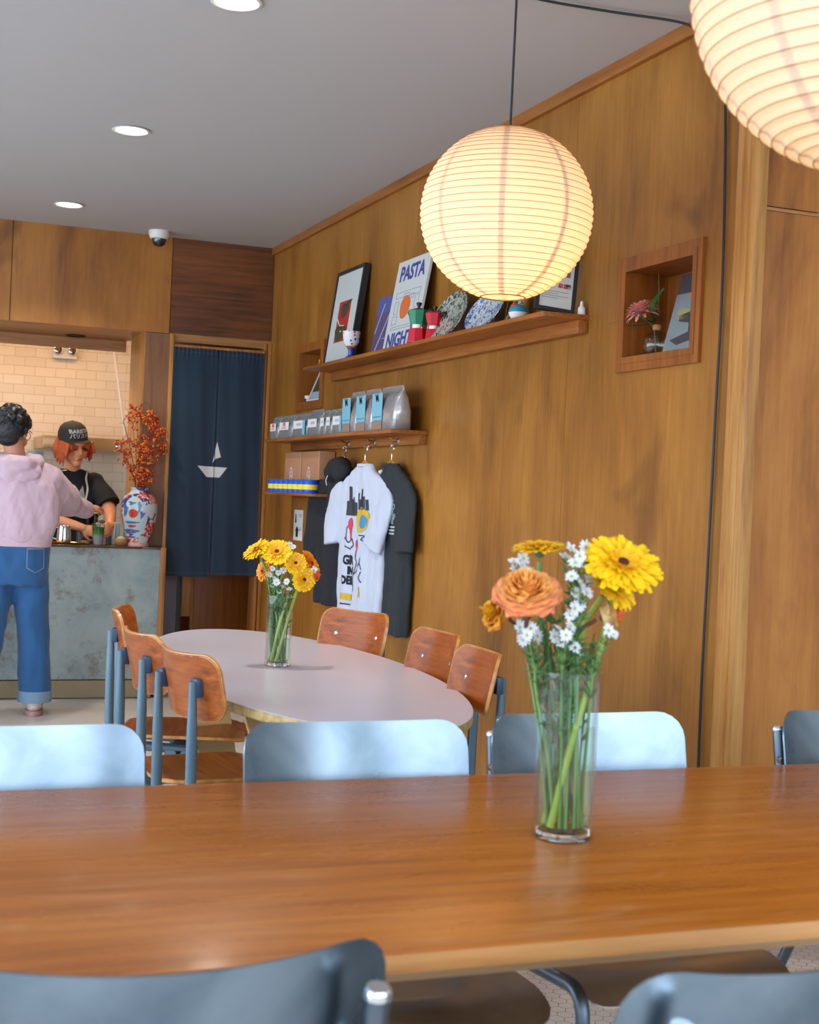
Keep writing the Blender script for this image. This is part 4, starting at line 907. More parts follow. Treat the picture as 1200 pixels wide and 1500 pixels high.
def draped_poly(polys, surf, mat, name, parent, lift=.0012, step=.012, d=(0, 1, 0)):
    mb = MB()
    for p in polys: mb.bm(grid_poly(p, step))
    drape(mb, surf, d, lift); return mb.build(name, mat, parent)
def clip(p, x, side):
    out = []
    for i in range(len(p)):
        a, b = p[i], p[(i+1) % len(p)]; ia = (a[0]-x)*side >= 0; ib = (b[0]-x)*side >= 0
        if ia: out.append(a)
        if ia != ib: k = (x-a[0])/(b[0]-a[0]); out.append((x, a[1]+(b[1]-a[1])*k))
    return out
hull = [(-.105, .674), (.078, .670), (.035, .608), (-.045, .608)]; sail = [(-.012, .696), (.012, .826), (.038, .732), (.006, .72)]
for poly in (hull, sail):
    for pn, side, xx in ((p1, -1, -.002), (p2, 1, .002)):
        q = clip(poly, xx, side)
        if len(q) > 2: draped_poly([q], pn, M_['cloth_white'], 'boat_print', pn, .002)
tag(MB().tube([(1.744, 8.47, 2.105), (2.304, 8.47, 2.105)], .009, 14).build('curtain_rod', M_['trim']), 'slim wooden rod carrying the dark blue curtain', 'rod')

# ---------------------------------------------------------------- counter
def zinc():
    m, nt, b = newmat('worn_zinc'); tc = N(nt, 'ShaderNodeTexCoord')
    n = N(nt, 'ShaderNodeTexNoise'); n.inputs['Scale'].default_value = 3.2; n.inputs['Detail'].default_value = 10; n.inputs['Roughness'].default_value = .62; n.inputs['Distortion'].default_value = .5; L(nt, tc.outputs['Object'], n.inputs['Vector'])
    r = ramp(nt, [(.35, lin((128, 148, 154))), (.6, lin((156, 172, 174)))]); L(nt, n.outputs['Fac'], r.inputs['Fac'])
    mp = N(nt, 'ShaderNodeMapping'); mp.inputs['Location'].default_value = (4.3, 0, 2.2); L(nt, tc.outputs['Object'], mp.inputs['Vector'])
    n2 = N(nt, 'ShaderNodeTexNoise'); n2.inputs['Scale'].default_value = 2.6; n2.inputs['Detail'].default_value = 14; n2.inputs['Roughness'].default_value = .78; n2.inputs['Distortion'].default_value = .1; L(nt, mp.outputs['Vector'], n2.inputs['Vector'])
    r2 = ramp(nt, [(.51, (0, 0, 0)), (.62, (.85,)*3)]); L(nt, n2.outputs['Fac'], r2.inputs['Fac'])
    mx = N(nt, 'ShaderNodeMix', data_type='RGBA'); L(nt, r2.outputs['Color'], mx.inputs['Factor']); L(nt, r.outputs['Color'], mx.inputs['A']); mx.inputs['B'].default_value = (*lin((112, 92, 70)), 1)
    L(nt, mx.outputs['Result'], b.inputs['Base Color']); b.inputs['Roughness'].default_value = .42; b.inputs['Metallic'].default_value = .25; return m
M_['zinc'] = zinc()
t = thing('service_counter', 'service counter clad in worn blue grey zinc sheet with brass coloured kick', 'counter', (0, 8.331, 0))
MB().box(-3, 1.684, 0, .03, .115, .880).build('front_panel', M_['zinc'], t, smooth=False)
MB().box(-3, 1.66, .035, .10, 0, .115).box(-3, 1.66, -.002, .035, .010, .108).build('kick_panel', plain('kick_steel', (150, 138, 112), .35, metal=.6, var=.2, vscale=4), t, smooth=False)
mb = MB(); mb.rbox(-3, 1.574, -.012, .60, .8805, .893, .002); mb.rbox(1.574, 1.700, -.012, .160, .8805, .893, .002); mb.build('countertop', plain('counter_top', (86, 64, 46), .22, var=.2, vscale=6), t)
MB().rbox(1.6845, 1.716, -.016, .16, 0, .893, .002).build('end_post', M_['trim'], t)
MB().box(-3, 1.56, .10, .55, .115, .86).build('carcass', M_['wall_red'], t, smooth=False)
mb = MB().rbox(1.60, 1.72, 8.20, 8.31, 0, .10, .003)

# porcelain vase with berry branches
def imari():
    m, nt, b = newmat('painted_porcelain'); tc = N(nt, 'ShaderNodeTexCoord')
    v = N(nt, 'ShaderNodeTexVoronoi'); v.inputs['Scale'].default_value = 17; L(nt, tc.outputs['Object'], v.inputs['Vector'])
    sp = N(nt, 'ShaderNodeSeparateColor'); L(nt, v.outputs['Color'], sp.inputs[0])
    cols = [(196, 52, 40), (66, 66, 130), (196, 206, 214), (206, 120, 100), (58, 60, 120), (184, 44, 44), (210, 216, 220), (110, 130, 180)]
    r = ramp(nt, [(i/8, lin(c)) for i, c in enumerate(cols)], 'CONSTANT'); L(nt, sp.outputs[0], r.inputs['Fac'])
    n = N(nt, 'ShaderNodeTexNoise'); n.inputs['Scale'].default_value = 34; n.inputs['Detail'].default_value = 3; n.inputs['Distortion'].default_value = 1.5; L(nt, tc.outputs['Object'], n.inputs['Vector'])
    k = ramp(nt, [(.55, (0, 0, 0)), (.58, (1, 1, 1))]); L(nt, n.outputs['Fac'], k.inputs['Fac'])
    mx = N(nt, 'ShaderNodeMix', data_type='RGBA'); L(nt, k.outputs['Color'], mx.inputs['Factor']); L(nt, r.outputs['Color'], mx.inputs['A']); mx.inputs['B'].default_value = (*lin((206, 212, 216)), 1)
    L(nt, mx.outputs['Result'], b.inputs['Base Color']); b.inputs['Roughness'].default_value = .12; b.inputs['Coat Weight'].default_value = .5; return m
VX, VY, VZ = 1.563, 8.405, .8935
t = thing('porcelain_vase', 'large painted porcelain vase with blue, red and white panels on the counter end', 'vase', (VX, VY, VZ))
vp = [(.062, 0), (.064, .010), (.060, .022), (.078, .07), (.100, .15), (.108, .21), (.106, .255), (.088, .295), (.062, .315), (.054, .325), (.053, .338), (.060, .344), (.058, .346), (.048, .340), (.046, .326)]
vb = MB().lathe(vp, 48).build('vase_body', imari(), t)
MB().lathe([(.0645, 0), (.0662, .006), (.063, .017), (.0615, .0215)], 40, cap=False).build('foot_ring', plain('foot_pink', (206, 160, 150), .3), t)
def vproj(polys, col, name, lift):
    mb = MB()
    for p in polys: mb.bm(grid_poly(p, .008))
    drape(mb, vb, (.12, 1, 0), lift); mb.build(name, col, vb)
pal = plain('panel_pale_blue', (186, 210, 218), .15); pb = plain('panel_blue', (74, 116, 176), .2); prd = plain('panel_red', (204, 66, 44), .2)
vproj([blob(-.028, .17, .070, .125, 40, wob=.05)], pal, 'pale_panel', .0006)
vproj([blob(-.040, .195, .027, .026, 20, wob=.04), blob(-.045, .120, .022, .009, 16, wob=.2), blob(-.046, .07, .013, .008, 12, wob=.2)], prd, 'red_flower', .0016)
vproj([blob(-.082, .215, .011, .034, 16, wob=.3), blob(-.004, .235, .010, .028, 16, wob=.3), blob(.012, .19, .012, .020, 16, wob=.4), blob(-.05, .255, .018, .010, 16, wob=.4), blob(-.045, .142, .040, .007, 16, wob=.2), blob(-.045, .090, .040, .014, 18, wob=.2), blob(-.045, .055, .026, .006, 14)], pb, 'blue_leaves', .0011)
berry = [plain('berry_orange', (224, 120, 24), .25), plain('berry_red', (178, 48, 24), .25)]; twig = plain('twig', (92, 64, 44), .8)
rnd = random.Random(11)
LBL = ['tallest bare curling twig', 'branch dense with orange berries in the middle', 'branch leaning right with orange berries', 'branch with red berries reaching left', 'upright branch with small red berries',
       'low left branch with sparse red berries', 'right hand outer branch close to the pale post', 'short central branch just above the rim', 'branch behind the others with dark berries', 'second left leaning twig']
tips = [(-.11, .0, .40, 0), (.02, -.03, .42, 150), (.10, -.01, .36, 170), (-.07, -.02, .42, 90), (-.03, .03, .46, 110), (-.13, -.03, .26, 60), (.125, .0, .24, 120), (.03, -.05, .27, 120), (.065, .03, .44, 130), (-.10, .02, .20, 60)]
for k, (dx, dy, h, nb) in enumerate(tips):
    t = thing('berry_branch', 'berry branch in the porcelain vase: '+LBL[k], 'branch', (VX, VY, VZ), 0, 'berry branches in the porcelain vase')
    base = Vector((dx*.15, dy*.2, .20)); P = [base, Vector((dx*.22, dy*.3, .345)), Vector((dx*.5, dy*.7, .345+h*.45)), Vector((dx*.9, dy, .345+h*.85)), Vector((dx, dy, .345+h))]
    if k == 0: P += [Vector((-.02, 0, .345+h+.09)), Vector((.03, 0, .345+h+.10)), Vector((.06, .01, .345+h+.02))]
    C_ = crom(P, 6); mt = MB().tube(C_, [.0028*(1-.7*i/len(C_)) for i in range(len(C_))], 6); mbb = MB()
    i0 = int(len(C_)*.28)
    for q in range(18 if nb else 5):
        p = C_[rnd.randrange(i0, len(C_))]; d = Vector((rnd.uniform(-1, 1), rnd.uniform(-.7, .5), rnd.uniform(-.1, 1))).normalized()*rnd.uniform(.02, .06)
        mt.tube([p, p+d*.6+Vector((0, 0, .004)), p+d], [.0013, .001, .0007], 5)
        for _ in range(max(1, nb//13)):
            c = p+d*rnd.uniform(.35, 1.1)+Vector((rnd.uniform(-.012, .012), rnd.uniform(-.01, .01), rnd.uniform(-.012, .012)))
            mbb.mi = 0 if rnd.random() < (.62 if k in (1, 2, 7) else .3) else 1; r_ = rnd.uniform(.0035, .0068); mbb.ell(c, r_, 8, 6)
    mt.build('twigs', twig, t)
    if nb: o = mbb.build('berries', berry, t); o['kind'] = 'stuff'

# tray, jug, drink, books and small things on the counter
CT = .8935
t = thing('serving_tray', 'shallow brass coloured tray under the steel milk jug', 'tray', (1.16, 8.47, CT))
MB().lathe([(.001, .001), (.115, .001), (.125, .010), (.127, .010), (.118, 0), (.001, 0)], 40, Matrix.Scale(.55, 4, (0, 1, 0)), cap=False).build('tray_dish', M_['brass'], t)
t = thing('milk_jug', 'brushed steel milk jug standing on the brass tray', 'jug', (1.14, 8.465, CT+.0015))
MB().lathe([(.040, 0), (.042, .004), (.041, .03), (.037, .09), (.038, .105), (.0365, .105), (.0355, .09), (.0395, .03), (.002, .003)], 36, cap=False).build('jug_body', M_['chrome'], t)
MB().tube(fillet([(-.036, .01, .09), (-.068, .015, .088), (-.066, .015, .03), (-.04, .01, .022)], .014), .0035, 8).build('handle', M_['chrome'], t)
for x, lb, hh, rr in ((1.235, 'small glass tumbler on the brass tray beside the jug', .07, .018), (1.262, 'flat brown dish at the right end of the tray', .022, .03)):
    tag(MB().lathe([(rr*.8, 0), (rr, .004), (rr, hh), (rr*.92, hh), (rr*.9, .006), (.001, .005)], 28, Matrix.Translation((x, 8.47+(.02 if hh > .05 else -.012), CT+.0018)), cap=False).build('tumbler' if hh > .05 else 'dish', M_['glass'] if hh > .05 else plain('dish_brown', (150, 110, 60), .4)), lb, 'glass' if hh > .05 else 'dish')
def layered(name, stops, h):
    m, nt, b = newmat(name); tc = N(nt, 'ShaderNodeTexCoord'); sp = N(nt, 'ShaderNodeSeparateXYZ'); L(nt, tc.outputs['Object'], sp.inputs[0]); mr = N(nt, 'ShaderNodeMapRange'); mr.inputs['From Max'].default_value = h; L(nt, sp.outputs['Z'], mr.inputs['Value'])
    r = ramp(nt, [(p, lin(c)) for p, c in stops]); L(nt, mr.outputs['Result'], r.inputs['Fac']); L(nt, r.outputs['Color'], b.inputs['Base Color']); b.inputs['Roughness'].default_value = .15; return m
DX, DY = 1.335, 8.45
t = thing('iced_matcha', 'clear cup of green and white iced drink held by the person in the cap', 'drink', (DX, DY, CT))
MB().lathe([(.026, .002), (.027, .006), (.037, .105), (.002, .107)], 32, cap=False).build('drink', layered('matcha_layers', [(0, (200, 196, 204)), (.45, (188, 196, 190)), (.62, (96, 150, 70)), (.85, (40, 104, 26)), (1, (52, 110, 30))], .107), t)
MB().lathe([(.027, 0), (.028, .002), (.0395, .122), (.0405, .123), (.0385, .122), (.0275, .003), (.002, .001)], 32, cap=False).build('cup', M_['glass'], t)
mb = MB(); mb.rbox(-.014, .006, -.012, .008, .098, .118, .003, Matrix.Rotation(.4, 4, 'Z')); mb.build('ice_cube', M_['glass'], t)
mb = MB(); mb.rbox(-.004, .016, -.006, .012, .1, .119, .003, Matrix.Rotation(.9, 4, 'Z')); mb.build('ice_cube', M_['glass'], t)
t = thing('round_candle_bowl', 'small tan woven bowl with a pale ball in front of the painted vase', 'bowl', (1.462, 8.40, CT))
MB().lathe([(.022, 0), (.034, .010), (.040, .028), (.036, .042), (.033, .042), (.030, .03), (.001, .02)], 28, cap=False).build('bowl', plain('bowl_tan', (176, 128, 78), .6, bump=.4, bscale=90), t)
MB().ell((0, 0, .038), (.026, .026, .018), 18, 10).build('filling', plain('pale_green', (176, 196, 150), .6), t)
for k, (x, w, hh, c, lb) in enumerate([(1.372, .016, .10, (150, 60, 44), 'red spined book standing left in the counter row'), (1.392, .020, .10, (196, 190, 176), 'cream book in the counter row with dark lines on its spine'), (1.419, .026, .135, (84, 104, 120), 'tall slate blue book in the counter row'),
                                       (1.446, .022, .132, (206, 204, 190), 'tall cream book next to the slate blue one'), (1.472, .024, .128, (150, 178, 190), 'light blue book nearest the painted vase')]):
    t = thing('standing_book', lb, 'book', (x, 8.60, CT), 0, 'books standing on the counter beside the painted vase')
    MB().rbox(-w/2, w/2, -.03, .09, 0, hh, .0015).build('cover', plain('book_cover_%d' % k, c, .6), t); MB().box(-w/2+.002, w/2-.002, -.026, .0905, .002, hh+.0005).build('pages', M_['paper_white'], t, smooth=False)
    if k in (0, 1): 
        mb = MB(); [mb.box(-w/2+.002, w/2-.002, -.0306, -.0301, .012+.011*q, .016+.011*q) for q in range(8)]; mb.build('spine_lines', M_['frame_black'] if k else M_['silver_white'], t, smooth=False)
t = thing('sugar_jar', 'open glass jar of wrapped sugar behind the books', 'jar', (1.41, 8.80, CT))
MB().lathe([(.045, 0), (.047, .003), (.047, .17), (.044, .17), (.044, .004), (.001, .003)], 30, cap=False).build('jar_body', M_['glass'], t)
mb = MB(); rnd = random.Random(3)
for _ in range(26): mb.rbox(-.009, .009, -.006, .006, -.012, .012, .002, Matrix.Translation((rnd.uniform(-.028, .028), rnd.uniform(-.028, .028), rnd.uniform(.03, .155))) @ Matrix.Rotation(rnd.uniform(0, 3), 4, (rnd.random(), rnd.random(), .5)))
o = mb.build('wrapped_sugar', plain('sugar_wrap', (220, 200, 170), .6), t); o['kind'] = 'stuff'
t = thing('glass_pitcher', 'glass pitcher on the counter behind the jar, near the wooden jamb', 'jug', (1.475, 8.86, CT))
MB().lathe([(.03, 0), (.032, .003), (.034, .20), (.036, .24), (.034, .24), (.031, .2), (.029, .004), (.001, .003)], 28, cap=False).build('glass_body', M_['glass'], t)
t = thing('cup_rack', 'dark metal rack with cups behind the books on the counter', 'rack', (1.40, 8.885, CT))
MB().rbox(-.075, -.055, -.02, .03, 0, .17, .003).build('upright', M_['black'], t); MB().rbox(-.075, .04, -.02, .03, .171, .185, .003).build('shelf', M_['brass'], t)

# kitchen beyond the hatch
t = thing('range_hood', 'low stainless hood with a round knob on the tiled kitchen wall', 'hood', (1.60, 10.7, 1.50))
MB().rbox(-.35, .30, -.1, .5, 0, .09, .004).build('hood_body', plain('hood_steel', (190, 160, 120), .3, metal=.6), t)
MB().lathe([(.016, 0), (.020, .004), (.018, .02), (.002, .024)], 18, Matrix.Translation((.19, -.1, .035)) @ Matrix.Rotation(R(90), 4, 'X')).build('knob', M_['chrome'], t)
tag(MB().tube([(1.80, 11.02, 2.70), (1.80, 11.0, 2.28), (1.90, 10.9, 1.60), (1.93, 10.9, .9)], .011, 10).build('conduit', M_['silver_white']), 'thin pale pipe running down the tiled kitchen wall', 'pipe')
t = thing('emergency_light', 'white emergency light with two round heads on the tiled wall above the hatch', 'light', (1.455, 11.195, 2.25))
MB().rbox(-.09, .09, -.05, 0, -.045, .045, .006).build('housing', M_['white_plastic'], t)
for s in (-1, 1): MB().lathe([(.028, 0), (.034, .01), (.034, .03), (.025, .034), (.002, .03)], 24, Matrix.Translation((s*.055, -.05, .02)) @ Matrix.Rotation(R(90), 4, 'X')).build('lamp_head', M_['chrome'], t)
mb = MB(); mb.lathe([(.056+.006*math.cos(b), -.003+.004*math.sin(b)) for b in [2*PI*k/8 for k in range(9)]], 32, Matrix.Translation((1.235, 9.02, 2.171)), cap=False)
tag(mb.build('speaker_ring', M_['black']), 'black ring fitting on the underside of the hatch beam', 'fitting')
t = thing('teal_cup', 'pale teal cup seen over the shoulder of the pink hoodie', 'cup', (1.135, 10.0, 1.3575))
MB().lathe([(.025, 0), (.035, .004), (.050, .05), (.055, .10), (.053, .10), (.047, .05), (.03, .008), (.001, .006)], 28, cap=False).build('cup_body', plain('cup_teal', (128, 178, 184), .3), t)
MB().tube(crom([(.05, 0, .085), (.078, 0, .085), (.084, 0, .055), (.07, 0, .035), (.048, 0, .04)]), .005, 8).build('handle', M_['glass'], t)
t = thing('kitchen_rack', 'tall pale kitchen rack behind the people, carrying the teal cup', 'rack', (1.0, 10.0, 0))
for z in (.45, .9, 1.345): MB().rbox(-.45, .20, -.16, .16, z-.012, z+.012, .003).build('shelf', plain('rack_steel', (196, 176, 140), .35, metal=.4), t)
for x in (-.43, .18):
    for y in (-.14, .14): MB().rbox(x-.012, x+.012, y-.012, y+.012, 0, 1.335, .002).build('post', M_['silver_white'], t)
# low things in the passage, seen under the curtain
t = thing('grey_cabinet', 'grey cabinet side seen below the curtain at the left', 'cabinet', (1.86, 8.85, 0))
MB().rbox(-.10, .04, -.02, .3, 0, 1.0, .003).build('cabinet_body', plain('cabinet_grey', (120, 124, 140), .5), t); MB().rbox(.0405, .072, -.02, .3, 0, 1.0, .003).build('door_edge', plain('edge_dark', (60, 54, 50), .5), t)
tag(MB().rbox(1.945, 2.005, 8.9, 8.94, .435, 2.17, .003).build('hanging_board', M_['trim_light']), 'pale wooden board hanging behind the curtain, ends above the floor', 'board')
tag(MB().rbox(2.03, 2.05, 9.0, 9.02, 0, 1.4, .003).build('broom_handle', M_['trim']), 'thin wooden pole standing in the passage behind the curtain', 'pole')
tag(MB().rbox(2.055, 2.44, 9.02, 9.05, 0, 1.95, .003).build('passage_panel', wood('panel_orange', (112, 58, 18), (148, 84, 28), (170, 104, 42), along='z', rough=.35, blotch_amt=.5)), 'orange brown wooden panel door seen below the curtain', 'panel')
kitchen_light = area_light('kitchen_strip', (.9, 10.2, 2.68), (0, 0, 0), 2.2, .5, 27, (1, .55, .22))
spot_light('hatch_beam', (1.2, 8.95, 2.15), 14, (1, .64, .34), 120, .05)
spot_light('hatch_beam', (.2, 8.95, 2.15), 14, (1, .64, .34), 120, .05)

# ---------------------------------------------------------------- clothes on the hooks
def wrinkle(o, amp, sc, seed=0, vert=.35):
    me = o.data; n = len(me.vertices); co = [0.0]*(3*n); nr = [0.0]*(3*n); me.vertices.foreach_get('co', co); me.vertex_normals.foreach_get('vector', nr)
    for i in range(n):
        x, y, z = co[3*i:3*i+3]
        n_ = amp*(noise.noise(Vector((x*sc+seed, y*sc, z*sc*vert)))+.5*noise.noise(Vector((x*sc*2.3+seed, y*sc*2.3+5, z*sc*vert*2))))
        for q in range(3): co[3*i+q] += nr[3*i+q]*n_
    me.vertices.foreach_set('co', co)
    o.data.update(); return o
def ering(cx, cy, z, rx, ry, n=40, ph=0, rip=0, e=1.0):
    out = []
    for j in range(n):
        a = 2*PI*j/n; c, s = math.cos(a), math.sin(a); x = cx+rx*math.copysign(abs(c)**e, c); y = cy+ry*math.copysign(abs(s)**e, s)
        out.append((x, y+rip*math.sin(x*34+ph)+rip*.5*math.sin(x*71+ph*2), z))
    return out
def garment(name, label, loc, body, W=.25, Lh=.72, sleeve=(.36, .40), slr=(.085, .10), hood=False, seed=0, cat='shirt', sl_z=-.10, neck=.085, sr=.27):
    t = thing(name, label, cat, loc, R(-84), 'clothes hanging from the wall hooks')
    mb = MB(); rings = []
    zs = [(0, neck, .024), (-.02, neck+.02, .026), (-.05, W*.68, .027), (-.085, W*.90, .027), (-.13, W, .027), (-.22, W*.97, .028), (-.40, W*.95, .030), (-.55, W*.97, .032), (-Lh, W*.93, .034)]
    for i, (z, rx, ry) in enumerate(zs): rings.append(ering(0, 0, z, rx, ry, 56, seed, .010*min(1, -z*2.2), .8))
    mb.loft(rings)
    for s in (-1, 1):
        P = [Vector((s*W*.70, 0, -.13)), Vector((s*(W+.02), -.005, sl_z-.07)), Vector((s*(W+.06), -.01, -sleeve[0]*.75)), Vector((s*sleeve[1] if s > 0 else s*(sleeve[1]-.02), -.015, -sleeve[0]))]
        if s > 0: P = [P[0], Vector((W*.86, -.012, sl_z-.08)), Vector((W*.45+sr*.5, -.026, -sleeve[0]*.75)), Vector((sr, -.034, -sleeve[0]))]
        C_ = crom(P, 5); n = len(C_); rr = []
        rg = []
        for i, p in enumerate(C_):
            k = i/(n-1); d = (C_[min(i+1, n-1)]-C_[max(i-1, 0)]).normalized(); sd = Vector((d.z, 0, -d.x)).normalized(); r_ = min(slr[0]*(1-k)+slr[1]*k, .055+.09*k)
            rg.append([p+sd*r_*math.cos(2*PI*j/28)+Vector((0, 1, 0))*(.018+.008*k)*math.sin(2*PI*j/28) for j in range(28)])
        mb.loft(rg)
    o = mb.build('cloth', body, t); remesh(o, .0065, 3); wrinkle(o, .009, 9, seed, .25); wrinkle(o, .005, 20, seed+3, .6); 
    # neckline: dark opening collar
    if not hood: MB().loft([ering(0, 0, -.004, neck-.004, .026, 40), ering(0, 0, .010, neck-.008, .026, 40), ering(0, 0, .010, neck-.02, .018, 40), ering(0, 0, -.01, neck-.02, .016, 40)], False, False).build('collar', body, t)
    return t, o
def hanger(label, x, y, z):
    t = thing('clothes_hanger', label, 'hanger', (x, y, z), R(-84), 'wooden hangers on the wall hooks')
    MB().tube(crom([(0, 0, .02), (0, 0, .055), (.018, 0, .075), (.012, 0, .098), (-.008, 0, .100), (-.018, 0, .086)]), .0022, 8).build('hook', M_['chrome'], t)
    MB().tube(crom([(-.15, 0, -.085), (-.10, 0, -.06), (0, 0, .022), (.10, 0, -.06), (.15, 0, -.085)]), .007, 10, flat=.7).build('shoulder_bar', M_['trim_light'], t); return t
tee_w = cloth_mat('tee_white', (190, 200, 222), sheen=0); tee_d = cloth_mat('tee_dark', (36, 44, 50), sheen=0); hood_d = cloth_mat('hoodie_black', (24, 28, 36), sheen=0)
hangs = [(XW-.085, 6.885, 1.400, 'hanger'), (XW-.088, 6.50, 1.398, 'hanger'), (XW-.085, 6.135, 1.400, 'hanger')]
hanger('wooden hanger inside the black hoodie', XW-.062, 6.805, 1.395); hanger('wooden hanger inside the white t-shirt', XW-.096, 6.39, 1.393); hanger('wooden hanger inside the dark t-shirt', XW-.058, 6.13, 1.395)
t, o = garment('hanging_hoodie', 'black hoodie with white arched letters on the first hook', (XW-.060, 6.82, 1.395), hood_d, .29, .71, (.56, .40), (.08, .075), True, 1.0, 'hoodie')
mb = MB(); mb.ell((-.01, -.02, .0), (.10, .055, .05), 20, 12); mb.ell((.05, -.03, -.03), (.07, .045, .05), 20, 12); mb.ell((-.06, -.03, -.03), (.06, .045, .05), 20, 12)
h = mb.build('hood', hood_d, t); remesh(h, .006, 3); wrinkle(h, .008, 14, 2)
MB().tube([(-.03, -.072, -.05), (-.035, -.078, -.075), (-.03, -.074, -.1)], .0025, 6).build('neck_tape', M_['silver_white'], t)
mb = MB()
for i, ch in enumerate('FAST'):
    a = (i-1.9)*.22; text_mb(mb, ch, .095, Matrix.Translation((math.sin(a)*.19, -.2, -.42+math.cos(a)*.19)) @ Matrix.Rotation(a, 4, 'Y') @ FACE(0), .0003, bold=.004, sub=.012)
drape(mb, o, (0, 1, 0), .003); mb.build('lettering', plain('print_mint', (190, 214, 208), .7), t)
mb = MB(); mb.bm(grid_poly(blob(-.03, -.335, .07, .055, 20, wob=.15), .012)); ring = MB()
rg = [(x*1.0, z) for x, z in blob(-.03, -.335, .07, .055, 28, wob=.15)]
ring.loft([[(x, -.2, z), (-.03+(x+.03)*.93, -.2, -.335+(z+.335)*.93)] for x, z in rg+[rg[0]]], False, False, False); drape(ring, o, (0, 1, 0), .003); ring.build('ring_print', plain('print_mint_dim', (130, 150, 150), .7), t)
t, o = garment('hanging_tshirt', 'white t-shirt with skyline drawing and yellow patches on the middle hook', (XW-.100, 6.37, 1.393), tee_w, .275, .755, (.385, .345), (.095, .08), False, 3.0, sr=.185)
ink = plain('print_ink', (50, 56, 64), .7); py = plain('print_yellow', (206, 170, 40), .7); pblu = plain('print_bright_blue', (60, 140, 196), .7); pred = plain('print_crimson', (206, 60, 84), .7)
sky = [rect(-.13, -.10, -.24, -.17), rect(-.10, -.075, -.24, -.10), rect(-.075, -.05, -.24, -.16), rect(-.045, -.035, -.24, -.15), rect(-.03, -.01, -.24, -.175), rect(.0, .012, -.21, -.13), rect(.018, .04, -.21, -.16), rect(.045, .06, -.21, -.11), rect(.065, .085, -.21, -.145), rect(.09, .11, -.21, -.16)]
draped_poly(sky, o, ink, 'skyline_print', t, .003, .014)
draped_poly([blob(.055, -.255, .065, .06, 22, wob=.05)], o, py, 'yellow_print', t, .003, .014); draped_poly([blob(.07, -.265, .034, .033, 18)], o, pblu, 'blue_print', t, .0045, .012)
draped_poly([blob(-.075, -.28, .022, .03, 14), [(-.085, -.29), (-.06, -.29), (-.058, -.36), (-.07, -.36)]], o, pred, 'red_print', t, .003, .014); draped_poly([blob(.005, -.375, .016, .024, 12)], o, pred, 'red_print', t, .003, .012)
mb = MB()
for body, s_, x, z in (('GR', .060, -.075, -.455), ('IN', .050, -.058, -.505), ('DED', .054, -.072, -.552)): text_mb(mb, body, s_, Matrix.Translation((x, -.2, z)) @ FACE(0), .0003, bold=.003, sub=.012)
drape(mb, o, (0, 1, 0), .003); mb.build('lettering', ink, t)
draped_poly([rect(-.145, -.03, -.645, -.615)], o, py, 'yellow_bar', t, .003, .014); draped_poly([[(.055, -.62), (.085, -.62), (.075, -.565)]], o, py, 'yellow_bar', t, .003, .012)
def stroke(pts, w): 
    out = []
    for a, b in zip(pts, pts[1:]):
        d = Vector((b[0]-a[0], b[1]-a[1])); n_ = Vector((-d.y, d.x)).normalized()*w/2; out.append([(a[0]+n_.x, a[1]+n_.y), (a[0]-n_.x, a[1]-n_.y), (b[0]-n_.x, b[1]-n_.y), (b[0]+n_.x, b[1]+n_.y)])
    return out
draped_poly(stroke([(-.14, -.36), (-.12, -.345), (-.09, -.37), (-.05, -.35), (-.03, -.38), (-.07, -.40), (-.12, -.385)], .006)+stroke([(-.105, -.36), (-.105, -.30), (-.095, -.29)], .005)+stroke([(.0, -.40), (-.01, -.44), (.01, -.46), (-.01, -.52), (.02, -.50), (.06, -.46), (.08, -.49)], .006)+stroke([(.06, -.46), (.065, -.43)], .006)+stroke([(.08, -.50), (.06, -.53), (.085, -.55)], .006)+stroke([(-.01, -.52), (-.02, -.60)], .005)+stroke([(.04, -.33), (.10, -.33), (.06, -.35), (.09, -.355)], .005)+stroke([(-.13, -.665), (-.04, -.665)], .007), o, ink, 'line_print', t, .003, .014)
t, o = garment('hanging_tshirt', 'dark charcoal t-shirt with small pale chest print on the last hook', (XW-.055, 6.15, 1.395), tee_d, .245, .775, (.39, .34), (.085, .085), False, 5.0, sr=.235)
mb = MB()
for i, (w_, z) in enumerate(((.07, -.17), (.075, -.19), (.08, -.215), (.085, -.235), (.08, -.255))):
    text_mb(mb, ('GR', 'IND', 'ED', 'COF', 'FEE')[i], .034, Matrix.Translation((.085+.006*(i % 2), -.2, z)) @ FACE(0), .0003, bold=.0025, sub=.012)
for z in (-.285, -.30, -.315): mb.bm(grid_poly([(x, zz) for x, zz in rect(.045+(.02 if z < -.31 else 0), .125, z, z+.008)], .012))
mb.v = [(p[0], -.2, p[2]) for p in mb.v]
drape(mb, o, (0, 1, 0), .003); mb.build('chest_print', plain('print_pale', (168, 190, 186), .7), t)
MB().tube([(-.012, -.05, -.028), (0, -.052, -.036), (.01, -.05, -.022)], .006, 8).build('neck_label', M_['silver_white'], t)
